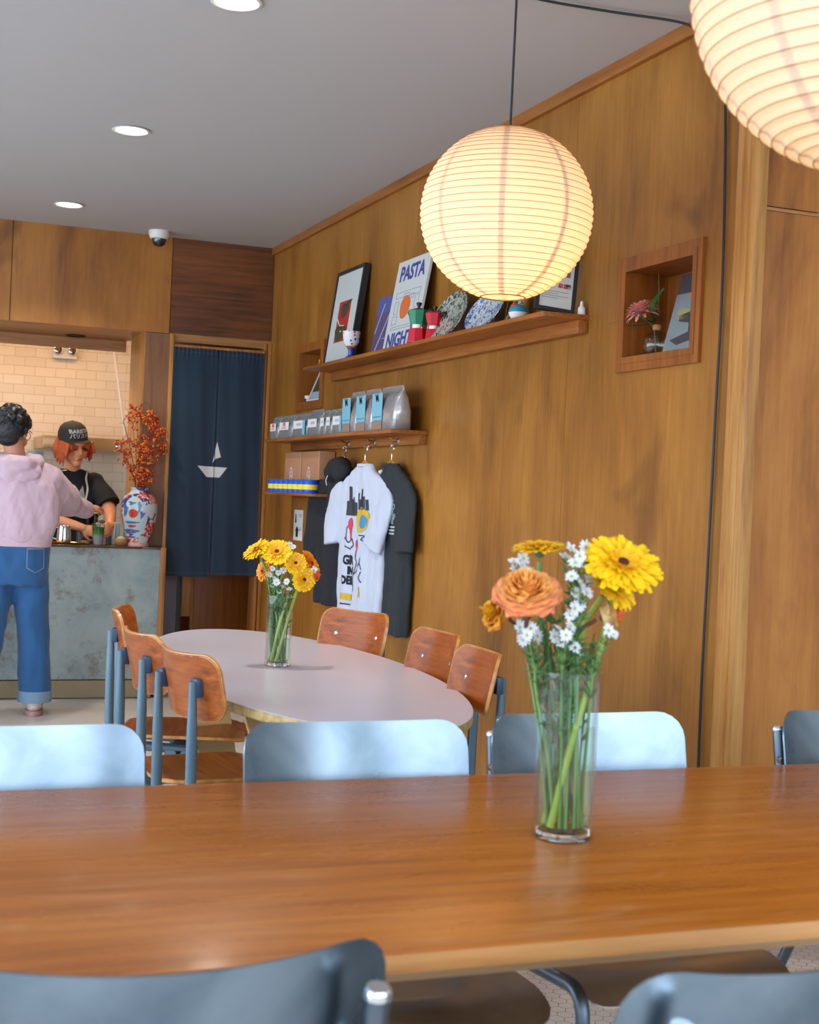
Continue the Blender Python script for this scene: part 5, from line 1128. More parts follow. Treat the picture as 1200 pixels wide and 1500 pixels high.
# ---------------------------------------------------------------- people
def skinmat(name, c): return plain(name, c, .5, sss=.12, var=.05, vscale=12)
def V(*a): return Vector(a)
def rot_to(M, p): return M @ Vector(p)
def head_mb(mb, H):
    mb.ell((0, .012, .022), (.073, .092, .096), 24, 16, H); mb.ell((0, -.022, -.04), (.060, .066, .070), 24, 16, H); mb.ell((0, -.058, -.093), (.030, .028, .024), 16, 10, H)
    for s in (-1, 1):
        mb.ell((s*.040, -.052, -.045), (.026, .026, .028), 14, 10, H); mb.ell((s*.074, .012, -.012), (.010, .020, .030), 14, 10, H)
    mb.ell((0, -.082, .035), (.045, .018, .022), 16, 10, H)
    mb.tube([H @ V(0, -.084, .015), H @ V(0, -.098, -.012), H @ V(0, -.104, -.030)], [.008, .010, .013], 10); mb.ell((0, -.092, -.034), (.018, .012, .009), 12, 8, H)
    mb.ell((0, -.084, -.064), (.024, .010, .012), 14, 8, H)
def face_parts(parent, H, lipc, browc, eyes=True):
    mb = MB(); mb.ell((0, -.0945, -.0605), (.020, .0045, .0045), 14, 8, H); mb.ell((0, -.0935, -.0680), (.017, .0050, .0055), 14, 8, H); mb.build('lips', lipc, parent)
    for s in (-1, 1):
        if eyes:
            MB().ell((s*.030, -.0835, .000), (.014, .006, .0045), 14, 8, H).build('eye', browc, parent)
        MB().tube([H @ V(s*.014, -.093, .020), H @ V(s*.030, -.093, .026), H @ V(s*.046, -.082, .020)], [.0022, .003, .0018], 8).build('eyebrow', browc, parent)
def hand_mb(mb, w, d, n, side, sc=1.0, curl=(.5, .6, .5)):
    """w wrist, d towards the fingers, n out of the back of the hand, side +1: thumb lies on d x n"""
    d = d.normalized(); n = (n-d*n.dot(d)).normalized(); x = d.cross(n).normalized()*side
    T = Matrix((x, d, n)).transposed()
    mb.tube([w-d*.03, w+d*.01], [.024*sc, .021*sc], 12, flat=.8)
    mb.ell(w+d*.045*sc, (.038*sc, .048*sc, .014*sc), 18, 12, None, T)
    for i, (off, ln) in enumerate(((.027, .066), (.009, .075), (-.010, .070), (-.027, .054))):
        p = w+d*(.078-.004*abs(i-1))*sc+x*off*sc; a = 0; P = [p-d*.02*sc, p]
        for k, seg in enumerate((.46, .30, .24)):
            a += curl[k]*(1+.12*i); P.append(P[-1]+(d*math.cos(a)-n*math.sin(a))*ln*seg*sc)
        mb.tube(P, [.0095*sc, .0092*sc, .0086*sc, .0078*sc, .0055*sc], 10)
        mb.ell(P[-1], .0060*sc, 8, 6)
    P = [w+d*.012*sc+x*.020*sc, w+d*.035*sc+x*.044*sc-n*.008*sc, w+d*.062*sc+x*.052*sc-n*.022*sc, w+d*.085*sc+x*.044*sc-n*.032*sc]
    mb.tube(P, [.014*sc, .0115*sc, .010*sc, .007*sc], 10); mb.ell(P[-1], .0075*sc, 8, 6)
def jt(mb, P, R_, seg=20, flat=1):      # limb with rounded joints
    C_ = crom(P, 5); n = len(C_); m = len(P)-1; rr = []
    for i in range(n):
        k = i/(n-1)*m; q = min(int(k), m-1); f = k-q; rr.append(R_[q]*(1-f)+R_[q+1]*f)
    mb.tube(C_, rr, seg, flat=flat); mb.ell(C_[0], rr[0]*.98, 16, 10); mb.ell(C_[-1], rr[-1]*.98, 16, 10)
def torso(mb, levels, ang=0):           # levels: (center, rx, ry)
    c, s = math.cos(ang), math.sin(ang); rings = []
    for ce, rx, ry in levels:
        ring = []
        for j in range(40):
            a = 2*PI*j/40; x = rx*math.copysign(abs(math.cos(a))**.85, math.cos(a)); y = ry*math.copysign(abs(math.sin(a))**.85, math.sin(a)); ring.append((ce[0]+x*c-y*s, ce[1]+x*s+y*c, ce[2]))
        rings.append(ring)
    mb.loft(rings)

# customer with her back to the camera
t = thing('person', 'person in pink hoodie and blue jeans seen from behind, reaching over the counter', 'person', (.80, 7.80, 0))
off = Vector((.80, 7.80, 0)); U = lambda x, y, z: Vector((x, y, z))-off
H = Matrix.Translation(U(.765, 7.83, 1.515)) @ Matrix.Rotation(PI-R(28), 4, 'Z') @ Matrix.Rotation(R(14), 4, 'X')
body = MB(); head_mb(body, H); ang = R(-8)
body.tube([U(.782, 7.80, 1.33), U(.775, 7.805, 1.40), U(.768, 7.815, 1.46)], [.062, .053, .056], 20)
torso(body, [(U(.80, 7.79, .80), .155, .11), (U(.80, 7.79, .92), .165, .115), (U(.80, 7.79, 1.04), .135, .095), (U(.795, 7.79, 1.18), .155, .105), (U(.79, 7.80, 1.27), .165, .10), (U(.785, 7.80, 1.335), .11, .075)], ang)
RS, LS = U(.955, 7.80, 1.285), U(.625, 7.82, 1.285); RE, RW = U(1.09, 7.99, 1.155), U(1.235, 8.19, 1.115); LE, LW = U(.52, 7.98, 1.07), U(.64, 8.20, 1.04)
jt(body, [RS, RE, RW], [.05, .042, .026]); jt(body, [LS, LE, LW], [.05, .042, .026])
hand_mb(body, RW, V(.75, .65, .05), V(.1, -.2, 1), 1, .92, (.35, .5, .4)); hand_mb(body, LW, V(.3, .9, -.1), V(0, .1, 1), -1, .92)
RH, RK, RA = U(.885, 7.79, .83), U(.905, 7.79, .45), U(.925, 7.80, .07); LH, LK, LA = U(.715, 7.79, .83), U(.66, 7.76, .45), U(.60, 7.72, .07)
jt(body, [RH, RK, RA], [.085, .055, .036]); jt(body, [LH, LK, LA], [.085, .055, .036])
for A in (RA, LA): jt(body, [A, A+V(.01, .06, -.03), A+V(.015, .13, -.045)], [.036, .034, .022])
bo = body.build('body', skinmat('skin_customer', (204, 142, 112)), t); remesh(bo, .0045, 3)
# jeans
mb = MB(); torso(mb, [(U(.80, 7.79, .70), .17, .135), (U(.80, 7.79, .80), .185, .142), (U(.80, 7.79, .90), .182, .135), (U(.80, 7.79, .975), .160, .118)], ang)
jt(mb, [U(.885, 7.785, .76), U(.905, 7.785, .45), U(.930, 7.80, .125)], [.103, .086, .083]); jt(mb, [U(.715, 7.79, .76), U(.672, 7.76, .45), U(.612, 7.72, .125)], [.103, .088, .083])
for c_ in (U(.885, 7.755, .80), U(.725, 7.755, .80)): mb.ell(c_, (.09, .085, .09), 18, 12)
den = cloth_mat('denim', (38, 92, 146), .3); jn = mb.build('jeans', den, t); remesh(jn, .007, 4); wrinkle(jn, .011, 9, 4, .8)
cuffm = plain('denim_inside', (120, 152, 180), .85)
for (c_, tl) in ((U(.930, 7.80, .105), (0.02, 0)), (U(.612, 7.72, .105), (-.06, 0))):
    MB().lathe([(.084, -.035), (.090, -.034), (.091, .022), (.086, .026), (.080, .02), (.080, -.034)], 36, Matrix.Translation(c_)).build('cuff', cuffm, jn, label='pale turned up jeans cuff')
mb = MB()
for pts in ([(-.045, .0), (-.045, -.10), (0, -.125), (.045, -.10), (.045, .0)],):
    P = [V(.885-.80+x+.005, -.4, .895+z) for x, z in pts]
    for a, b_ in zip(P+[P[0]][:0], P[1:]+[]): 
        for k in range(12):
            q0 = a+(b_-a)*k/12; q1 = a+(b_-a)*(k+1)/12; dd = (q1-q0).normalized().cross(V(0, 1, 0))*.0016; mb.add([q0-dd, q0+dd, q1+dd, q1-dd], [(0, 1, 2, 3)])
    for k in range(12): mb.add([(.045+.09*k/12, -.4, .893), (.045+.09*(k+1)/12, -.4, .893), (.045+.09*(k+1)/12, -.4, .898), (.045+.09*k/12, -.4, .898)], [(0, 1, 2, 3)])
drape(mb, jn, (0, 1, 0), .0015, .2); mb.build('back_pocket_stitching', plain('stitch_pale', (140, 160, 180), .8), jn)
shoe = plain('sneaker_white', (206, 196, 192), .5)
for A, yw in ((U(.93, 7.80, 0), -8), (U(.605, 7.72, 0), 8)):
    MS = Matrix.Translation(A) @ Matrix.Rotation(R(yw), 4, 'Z')
    mb = MB(); mb.ell((0, .045, .045), (.046, .13, .035), 22, 12, MS); mb.ell((0, -.03, .065), (.042, .05, .045), 18, 12, MS)
    for v_ in range(len(mb.v)): 
        if mb.v[v_][2] < .018: mb.v[v_] = (mb.v[v_][0], mb.v[v_][1], .018)
    s_ = mb.build('sneaker', shoe, t)
    mb = MB(); mb.loft([[(r_*math.cos(2*PI*j/28)*.048, .04+r_*math.sin(2*PI*j/28)*.135, z) for j in range(28)] for r_, z in ((.96, .0005), (1.0, .008), (1.0, .022), (.95, .026))], M=MS); mb.build('sole', plain('sole_pink', (190, 150, 146), .6), s_)
# hoodie
pink = cloth_mat('hoodie_pink', (206, 180, 198), .3, .9, .3)
mb = MB(); torso(mb, [(U(.805, 7.79, .925), .178, .135), (U(.805, 7.79, .965), .19, .148), (U(.805, 7.79, 1.04), .215, .158), (U(.80, 7.79, 1.14), .215, .155), (U(.795, 7.795, 1.23), .21, .145), (U(.79, 7.80, 1.29), .175, .12), (U(.785, 7.80, 1.345), .105, .09), (U(.78, 7.80, 1.38), .075, .075)], ang)
jt(mb, [U(.94, 7.79, 1.255), U(1.055, 7.93, 1.17), U(1.10, 8.01, 1.135), U(1.215, 8.17, 1.105)], [.098, .088, .078, .046], 24); jt(mb, [U(.645, 7.81, 1.255), U(.545, 7.93, 1.13), U(.53, 8.0, 1.09), U(.62, 8.17, 1.045)], [.096, .085, .075, .046], 24)
ho = mb.build('hoodie', pink, t); remesh(ho, .007, 4); wrinkle(ho, .016, 7, 9, .8); wrinkle(ho, .005, 22, 3, .6)
mb = MB(); torso(mb, [(U(.805, 7.79, .900), .166, .126), (U(.805, 7.79, .905), .176, .136), (U(.805, 7.79, .950), .186, .143), (U(.805, 7.79, .957), .178, .135)], ang); mb.build('hem_band', pink, ho)
MB().tube([U(1.195, 8.145, 1.108), U(1.228, 8.185, 1.103)], [.042, .036], 24).build('cuff_band', pink, ho); MB().tube([U(.605, 8.14, 1.05), U(.632, 8.19, 1.042)], [.042, .036], 24).build('cuff_band', pink, ho)
mb = MB(); N_ = 40; rings = []
for i in range(N_+1):
    a = 2*PI*i/N_; k = .5-.5*math.sin(a)      # k: 1 at the back
    c_ = U(.785+.088*math.cos(a), 7.80+.080*math.sin(a)-.03*k, 1.365+.022*(1-k)-.028*k); rr_ = .028+.034*k
    o_ = V(math.cos(a), math.sin(a), 0); rings.append([c_+o_*rr_*math.cos(2*PI*j/18)+V(0, 0, 1)*rr_*.72*math.sin(2*PI*j/18) for j in range(18)])
mb.loft(rings, False, False)
mb.ell(U(.795, 7.70, 1.30), (.115, .055, .075), 24, 14); mb.ell(U(.775, 7.685, 1.33), (.09, .05, .05), 20, 12)
hd = mb.build('hood', pink, ho); remesh(hd, .006, 4); wrinkle(hd, .014, 12, 2, 1.3)
# hair and glasses
hairb = plain('hair_black', (24, 26, 32), .45, bump=.8, bscale=120)
mb = MB(); mb.ell((0, .030, .040), (.090, .098, .090), 24, 16, H); mb.ell((0, .06, -.005), (.082, .066, .080), 20, 14, H); mb.ell((0, .055, -.055), (.062, .045, .045), 18, 12, H); mb.ell((0, -.045, .085), (.070, .045, .035), 18, 12, H)
rnd = random.Random(4)
for _ in range(150):
    a, b_ = rnd.uniform(0, 2*PI), rnd.uniform(-.85, 1.45); p = V(.088*math.cos(a)*math.cos(b_), .030+.098*math.sin(a)*math.cos(b_), .035+.088*math.sin(b_))
    if p.y < -.03 and p.z < .06: continue
    mb.ell(p, rnd.uniform(.011, .021), 10, 7, H)
hr = mb.build('hair', hairb, t); remesh(hr, .0045, 1)
blk = M_['black']; mb = MB()
for s in (-1, 1):
    mb.tube([H @ V(s*.080, .02, .010), H @ V(s*.078, -.075, .012)], .0022, 8)
    mb.lathe([(.024+.002*math.cos(q), .002*math.sin(q)) for q in (0, PI/2, PI, 3*PI/2, 2*PI)], 24, H @ Matrix.Translation((s*.034, -.103, .002)) @ Matrix.Rotation(R(90), 4, 'X'), cap=False)
mb.tube([H @ V(-.01, -.105, .006), H @ V(.01, -.105, .006)], .0022, 8); mb.build('glasses', blk, t)
MB().ell((-.080, .008, -.048), (.004, .004, .006), 10, 8, H).build('earring', M_['brass'], t); MB().ell((.080, .008, -.048), (.004, .004, .006), 10, 8, H).build('earring', M_['brass'], t)
tg = MB().rbox(-.002, .002, -.013, .013, -.024, .024, .001, Matrix.Translation((1.31, 8.255, 1.10)) @ Matrix.Rotation(R(-40), 4, 'Z') @ Matrix.Rotation(R(60), 4, 'X')).build('payment_card', M_['white_plastic'])
tag(tg, 'small pale card held out in the hand of the pink hoodie wearer', 'card')

# barista behind the counter
t = thing('person', 'person in black cap and t-shirt with orange hair making a drink behind the counter', 'person', (1.26, 9.02, 0))
off = Vector((1.26, 9.02, 0))
H = Matrix.Translation(U(1.222, 8.835, 1.480)) @ Matrix.Rotation(R(22), 4, 'Z') @ Matrix.Rotation(R(15), 4, 'X') @ Matrix.Rotation(R(-8), 4, 'Y')
body = MB(); head_mb(body, H)
body.tube([U(1.245, 8.96, 1.29), U(1.238, 8.92, 1.35), U(1.226, 8.87, 1.42)], [.058, .047, .05], 20)
torso(body, [(U(1.27, 9.04, .80), .155, .11), (U(1.27, 9.04, .92), .16, .11), (U(1.265, 9.02, 1.04), .13, .09), (U(1.255, 8.99, 1.16), .15, .10), (U(1.25, 8.97, 1.25), .155, .09), (U(1.245, 8.96, 1.31), .095, .065)])
RS, RE, RW = U(1.105, 8.95, 1.255), U(1.035, 8.80, 1.075), U(1.262, 8.545, .985); LS, LE, LW = U(1.395, 8.95, 1.262), U(1.455, 8.83, 1.10), U(1.425, 8.575, 1.005)
jt(body, [RS, RE, RW], [.047, .042, .025]); jt(body, [LS, LE, LW], [.047, .042, .025])
hand_mb(body, RW, V(.72, -.35, -.25), V(-.35, -.9, .35), 1, .93, (.25, .45, .4)); hand_mb(body, LW, V(-.35, -.8, -.18), V(.8, -.5, .35), -1, .93, (.35, .5, .4))
for s in (-1, 1): jt(body, [U(1.27+s*.085, 9.04, .82), U(1.27+s*.09, 9.04, .45), U(1.27+s*.09, 9.05, .07)], [.08, .055, .036]); jt(body, [U(1.27+s*.09, 9.05, .06), U(1.27+s*.09, 8.98, .04), U(1.27+s*.09, 8.92, .025)], [.036, .034, .024])
bo = body.build('body', skinmat('skin_barista', (226, 158, 118)), t); remesh(bo, .0045, 2)
face_parts(t, H, plain('lip', (196, 92, 84), .4), plain('brow', (70, 36, 28), .7))
mb = MB()
for s in (-1, 1): mb.ell((s*.043, -.0765, -.028), (.016, .006, .011), 14, 8, H)
mb.build('blush', plain('blush', (226, 132, 108), .55), t)
blackt = cloth_mat('tshirt_black', (16, 19, 24), sheen=0); mb = MB()
torso(mb, [(U(1.27, 9.04, .86), .175, .13), (U(1.27, 9.03, .98), .17, .125), (U(1.26, 9.00, 1.10), .172, .125), (U(1.252, 8.975, 1.20), .172, .118), (U(1.25, 8.965, 1.27), .155, .10), (U(1.245, 8.96, 1.315), .10, .078), (U(1.243, 8.955, 1.335), .072, .066)])
for P in ([U(1.12, 8.955, 1.255), U(1.075, 8.88, 1.18), U(1.045, 8.825, 1.105)], [U(1.378, 8.955, 1.26), U(1.425, 8.89, 1.19), U(1.452, 8.84, 1.125)]): mb.ell(P[0], .062, 18, 12); mb.tube(crom(P, 5), [.058+.0014*i for i in range(11)], 24)
ts = mb.build('tshirt', blackt, t); remesh(ts, .0065, 4); wrinkle(ts, .008, 9, 6, .8)
torso(mb := MB(), [(U(1.27, 9.04, .02), .12, .10), (U(1.27, 9.04, .5), .15, .115), (U(1.27, 9.04, .9), .172, .125)]); mb.build('trousers', cloth_mat('trousers_dark', (36, 38, 44)), t)
for s, x in ((-1, 1.165), (1, 1.315)):
    mb = MB(); P = crom([V(x-1.26+s*.012, -.05, 1.33), V(x-1.26, -.14, 1.28), V(x-1.26+s*.01, -.25, 1.22), V(x-1.26-s*.0, -.25, 1.15)], 8)
    for a, b_ in zip(P, P[1:]): mb.add([(a.x-.006, -.5, a.z), (a.x+.006, -.5, a.z), (b_.x+.006, -.5, b_.z), (b_.x-.006, -.5, b_.z)], [(0, 1, 2, 3)])
    drape(mb, ts, (0, 1, 0), .004, .2); mb.build('apron_strap', M_['cloth_white'], t)
draped = MB(); draped.bm(grid_poly([(.035, 1.24), (.055, 1.145), (-.02, 1.130)], .012)); draped.bm(grid_poly([(-.055, 1.19), (-.005, 1.20), (-.012, 1.15), (-.06, 1.145)], .012)); draped.v = [(p[0], -.5, p[2]) for p in draped.v]
drape(draped, ts, (0, 1, 0), .003, .2); draped.build('chest_print', plain('print_grey', (150, 154, 158), .7), ts)
# orange hair
oh = plain('hair_orange', (176, 78, 34), .5, bump=.6, bscale=140, var=.25, vscale=30)
mb = MB(); mb.ell((0, .025, .03), (.084, .090, .085), 22, 14, H); mb.ell((0, .055, -.03), (.078, .055, .07), 20, 12, H)
rnd = random.Random(8)
for s in (-1, 1):
    for k in range(15):
        y = .055-.010*k; p0 = V(s*(.072+.006*rnd.random()), y, .04); p1 = V(s*(.088+.010*rnd.random()), y-.005, -.02); p2 = V(s*(.088+.022*rnd.random()), y+rnd.uniform(-.015, .01), -.075-rnd.random()*.035+(.055 if k > 11 else 0))
        mb.tube([H @ q for q in crom([p0, p1, p2], 4)], [.011, .012, .012, .012, .011, .010, .008, .006, .003], 8)
for k in range(11):
    x = -.055+.011*k; mb.tube([H @ q for q in crom([V(x, -.062, .040), V(x*1.05, -.088, .028), V(x*1.1+rnd.uniform(-.006, .006), -.092, .028+abs(x)*-.9)], 4)], [.009, .009, .009, .009, .008, .007, .006, .004, .002], 8)
hr = mb.build('hair', oh, t); remesh(hr, .004, 1)
# cap
capm = cloth_mat('cap_black', (40, 37, 34), .4, .8, 0); CM = H @ Matrix.Translation((0, .008, .050)) @ Matrix.Rotation(R(-7), 4, 'X')
prof = [(.0935, -.012), (.0945, .005), (.092, .035), (.080, .066), (.055, .088), (.025, .098), (.001, .100)]
mb = MB(); 
rings = [[CM @ V(r_*.93*math.cos(2*PI*j/40), r_*1.05*math.sin(2*PI*j/40), z) for j in range(40)] for r_, z in prof]; mb.loft(rings, False, True)
crown = mb.build('cap_crown', capm, t)
cap_brim = MB(); rows = []
for i in range(13):
    a = -PI/2+(i-6)/6*R(68); e0 = V(.0925*.93*math.cos(a), .0945*1.05*math.sin(a), -.008); k = math.cos((i-6)/6*PI/2)
    e1 = e0+V(math.cos(a)*.02*k, -.058*k**.7, -.004*k-.008*(1-k)); rows.append([CM @ e0, CM @ e1, CM @ (e1-V(0, 0, .003)), CM @ (e0-V(0, 0, .003))])
cap_brim.loft(rows); cap_brim.build('cap_brim', capm, t); MB().ell((0, 0, .101), (.006, .006, .004), 12, 8, CM).build('cap_button', capm, t)
TMt = lambda z: CM @ Matrix.Translation((0, -.2, z)) @ FACE(0)
mb = MB(); text_mb(mb, 'BARISTA', .031, TMt(.047), .0002, bold=.0012, sub=.008); text_mb(mb, 'バリスタ', .030, TMt(.018), .0002, bold=.0009, sub=.008)
drape(mb, crown, (CM.to_3x3() @ V(0, 1, 0)), .0012, .05); mb.build('lettering', M_['cloth_white'], crown)
# ---------------------------------------------------------------- flowers in the two glass vases
CR = Vector((.9308, -.3629, 0)).normalized(); CF = Vector((.3636, .9315, 0)).normalized(); UP = Vector((0, 0, 1))
petal_yel = gradient('gerbera_yellow', (232, 158, 0), (250, 204, 8), .006, .04, .5); petal_yel2 = gradient('gerbera_deep', (240, 166, 0), (253, 208, 10), .006, .045, .5)
stem_g = plain('stem_green', (110, 152, 80), .5, var=.15, vscale=20); stem_y = plain('stem_yellow_green', (166, 184, 76), .45, var=.12, vscale=20); stem_b = plain('stem_brown', (112, 56, 44), .5)
leaf_g = plain('foliage_green', (66, 104, 48), .6); dark_c = plain('gerbera_centre', (84, 22, 30), .8, bump=.6, bscale=300); calyx = plain('calyx', (84, 122, 84), .6)
aster_w = plain('aster_white', (226, 232, 240), .6); aster_c = plain('aster_centre', (176, 180, 60), .7)
def align(n, spin=0):
    n = Vector(n).normalized(); q = Vector((0, 0, 1)).rotation_difference(n); return q.to_matrix().to_4x4() @ Matrix.Rotation(spin, 4, 'Z')
def stem(mb, head, n, foot, r, r2=None, bend=.25):
    head, foot, n = Vector(head), Vector(foot), Vector(n).normalized(); Ln = (head-foot).length
    P = crom([foot, foot+(head-foot)*.35+Vector((0, 0, .01)), head-n*Ln*bend*.6+Vector((0, 0, -.03)), head-n*.008], 8)
    mb.tube(P, [ (r2 or r)*(1-i/len(P))+r*(i/len(P)) for i in range(len(P))], 10)
def gerbera(label, group, vase, head, n, rad, foot, sm, pm=None, spin=0, seed=0, np_=34):
    head = Vector(head); t = thing('gerbera', label, 'flower', head, 0, group); rnd = random.Random(seed); A = align(n, spin)
    mb = MB()
    for layer, (cnt, Ls, cup, zz) in enumerate(((np_, 1.0, .10, 0), (np_, .93, .20, .0018), (int(np_*.7), .62, .34, .0035), (int(np_*.6), .36, .5, .0045))):
        for k in range(cnt):
            a = 2*PI*(k+.5*(layer % 2)+rnd.uniform(-.18, .18))/cnt; l_ = rad*Ls*rnd.uniform(.92, 1.05)
            M = A @ Matrix.Translation((0, 0, zz)) @ Matrix.Rotation(a, 4, 'Z') @ Matrix.Rotation(rnd.uniform(-.06, .08), 4, 'Y') @ Matrix.Rotation(rnd.uniform(-.25, .25), 4, 'X')
            petal(mb, M, l_, rad*.235*(1 if layer < 2 else .7), cup, .42, .12*rnd.uniform(.4, 1.6), .0005, 6)
    mb.build('petals', pm or petal_yel, t, sharp=60)
    mb = MB(); mb.ell((0, 0, .006), (rad*.15, rad*.15, rad*.07), 18, 10, A); mb.build('centre', dark_c, t)
    mb = MB(); rings = [[A @ V(r_*math.cos(2*PI*j/20), r_*math.sin(2*PI*j/20), z) for j in range(20)] for r_, z in ((.004, -rad*.34), (rad*.16, -rad*.28), (rad*.26, -rad*.10), (rad*.30, -.001))]; mb.loft(rings); mb.build('calyx', calyx, t)
    mb = MB(); nn = Vector(n).normalized(); stem(mb, -nn*rad*.30, nn, Vector(foot)-head, sm[1], sm[1]*1.15); mb.build('stem', sm[0], t); return t
def rose(label, group, head, n, rad, foot, sm, mats, seed=0, openness=1.0, layers=5):
    head = Vector(head); t = thing('rose', label, 'flower', head, 0, group); rnd = random.Random(seed); A = align(n); inner = MB(); outer = MB()
    for L_ in range(layers):
        k = L_/(layers-1); cnt = 4+L_; tgt = inner if k < .68 else outer
        for q in range(cnt):
            a = 2*PI*(q/cnt)+L_*1.3+rnd.uniform(-.35, .35); lift = rnd.uniform(-.06, .07)*rad; pk = rnd.uniform(.05, .16); w = rad*(.55+.85*k)*(1.15 if L_ else .9); h = rad*(.95-.28*k); r0 = rad*(.06+.40*k)
            top = []; nu, nv = 9, 7
            for i in range(nv+1):
                v_ = i/nv; row = []
                for j in range(nu+1):
                    u_ = j/nu*2-1; wi = w/2*math.sin(PI*min(1, .16+.62*v_))**.6*(1-.10*(v_ > .9)); ang_ = u_*wi/(r0+rad*.28)
                    rr_ = r0+(rad*.62*k*openness)*v_**1.7+rad*.06*(1-v_)+rad*.10*k*max(0, v_-.75)*4; zz = -rad*.35*k+h*(v_**.8)-rad*.55*k*openness*max(0, v_-.55)**1.4*1.6-pk*rad*u_*u_*v_**3*1.5+lift*v_+rad*.035*math.sin(u_*8+q+L_)*v_
                    row.append((rr_*math.cos(ang_+a), rr_*math.sin(ang_+a), zz))
                top.append(row)
            rings = [row+[(x*.975, y*.975, z-.0008) for x, y, z in reversed(row)] for row in top]
            tgt.loft(rings, True, True, True, A)
    inner.build('inner_petals', mats[0], t, sharp=80); outer.build('outer_petals', mats[1], t, sharp=80)
    mb = MB(); mb.ell((0, 0, -rad*.30), (rad*.20, rad*.20, rad*.22), 14, 10, A); mb.build('calyx', leaf_g, t)
    mb = MB(); nn = Vector(n).normalized(); stem(mb, -nn*rad*.42, nn, Vector(foot)-head, sm[1], sm[1]); mb.build('stem', sm[0], t); return t
def aster(mb, mc, p, n, r, rnd):
    A = Matrix.Translation(p) @ align(n, rnd.uniform(0, 6))
    for k in range(12):
        M = A @ Matrix.Rotation(2*PI*k/12+rnd.uniform(-.12, .12), 4, 'Z') @ Matrix.Rotation(rnd.uniform(-.3, .05), 4, 'Y'); petal(mb, M, r*rnd.uniform(.85, 1.05), r*.36, .15, .5, .1, .0004, 3)
    mc.ell((0, 0, r*.08), (r*.24, r*.24, r*.14), 8, 6, A)
def aster_sprig(label, group, base, tips, foot, r, seed, name='aster_sprig', scale=1):
    base = Vector(base); t = thing(name, label, 'flower', base, 0, group); rnd = random.Random(seed); mp, mc, ms, ml = MB(), MB(), MB(), MB()
    stem(ms, V(0, 0, 0), UP, Vector(foot)-base, .0022*scale, .0026*scale, .1)
    for q in tips:
        q = Vector(q)-base; P = crom([V(0, 0, -.035*scale), q*.45+V(0, 0, -.012*scale), q], 6); ms.tube(P, .0011*scale, 6)
        n = (Vector((rnd.uniform(-.5, .5), rnd.uniform(-1.3, -.3), rnd.uniform(.0, .9)))).normalized(); aster(mp, mc, q, n, r*rnd.uniform(.85, 1.1), rnd)
        for _ in range(9):
            p = P[rnd.randrange(2, len(P)-2)]; d = Vector((rnd.uniform(-1, 1), rnd.uniform(-1, 1), rnd.uniform(.1, 1))).normalized()*rnd.uniform(.010, .022)*scale
            ml.tube([p, p+d*.5, p+d], [.0012*scale, .0016*scale, .0003], 4, flat=.35)
    for _ in range(26):
        k = rnd.uniform(.0, .5); p = (Vector(foot)-base)*k*.55; d = Vector((rnd.uniform(-1, 1), rnd.uniform(-1, 1), rnd.uniform(.2, 1.2))).normalized()*rnd.uniform(.015, .035)*scale
        ml.tube([p, p+d*.5, p+d], [.0011*scale, .0018*scale, .0003], 4, flat=.35)
    ms.build('stem', stem_g, t); mp.build('petals', aster_w, t, sharp=60); mc.build('centres', aster_c, t); ml.build('leaves', leaf_g, t); return t
def cyl_vase(name, label, x, y, z, r, h, water):
    t = thing(name, label, 'vase', (x, y, z))
    MB().lathe([(.001, .0008), (r-.006, .0008), (r-.0045, .003), (r-.0062, .0115), (.001, .0125)], 64).build('glass_base', M_['glass_solid'], t, sharp=30)
    MB().lathe([(.001, 0), (r-.003, 0), (r-.0008, .0015), (r, .004), (r, h-.002), (r-.0012, h), (r-.0028, h-.001), (r-.0032, h-.004), (r-.0034, .022), (r-.006, .016), (.001, .013)], 64, cap=False).build('glass_body', M_['glass'], t, sharp=30)
    MB().lathe([(.001, .0136), (r-.0064, .0166), (r-.0040, .0225), (r-.0040, water-.001), (r-.0055, water), (.001, water)], 64, cap=False).build('water', M_['water'], t, sharp=30); return t
# near vase
VX_, VY_, VZ_ = 1.009, 1.893, .7503
cyl_vase('glass_vase', 'tall clear cylinder vase half full of water on the wooden table', VX_, VY_, VZ_, .0455, .252, .165)
Bc = Vector((VX_, VY_, VZ_))
def NP(px, py, dep=0, kx=979., ):    # offsets measured in the photograph's plane through the vase, metres
    u_ = (px-828-(1228-py)*.044)/kx; w_ = (1228-py)/kx*1.0+.0; return Bc+CR*u_*(1+dep/2.1)+UP*w_*(1+dep/2.1*.1)+CF*dep
def FT(a, rr=.030, z=.018): return Bc+Vector((rr*math.cos(R(a)), rr*math.sin(R(a)), z))
G1 = 'cut flowers in the vase on the wooden table'
gerbera('big yellow gerbera facing forward, top right of the near vase', G1, None, NP(914, 822, -.02), -CF*.62+CR*.16+UP*.77, .061, FT(200, .028), (stem_y, .0052), seed=1, np_=38)
gerbera('yellow gerbera tucked directly under the big one in the near vase', G1, None, NP(903, 858, .022), -CF*.35+CR*.45+UP*.55, .046, FT(150, .028), (stem_y, .0048), petal_yel2, seed=2)
gerbera('yellow gerbera in side view standing above the orange rose, near vase', G1, None, NP(797, 806, .03), UP*1-CR*.08-CF*.08, .042, FT(330, .028), (stem_g, .0042), petal_yel2, seed=3)
rose_in = gradient('rose_orange', (240, 140, 44), (252, 184, 96), .012, .040, .55); rose_out = gradient('rose_coral', (248, 178, 88), (238, 130, 104), .030, .062, .55)
rose('open orange rose with coral outer petals, left in the near vase', G1, NP(772, 872, -.035), -CF*.55-CR*.10+UP*.83, .052, FT(20, .026), (stem_b, .0036), (rose_in, rose_out), 4, .72, 9)
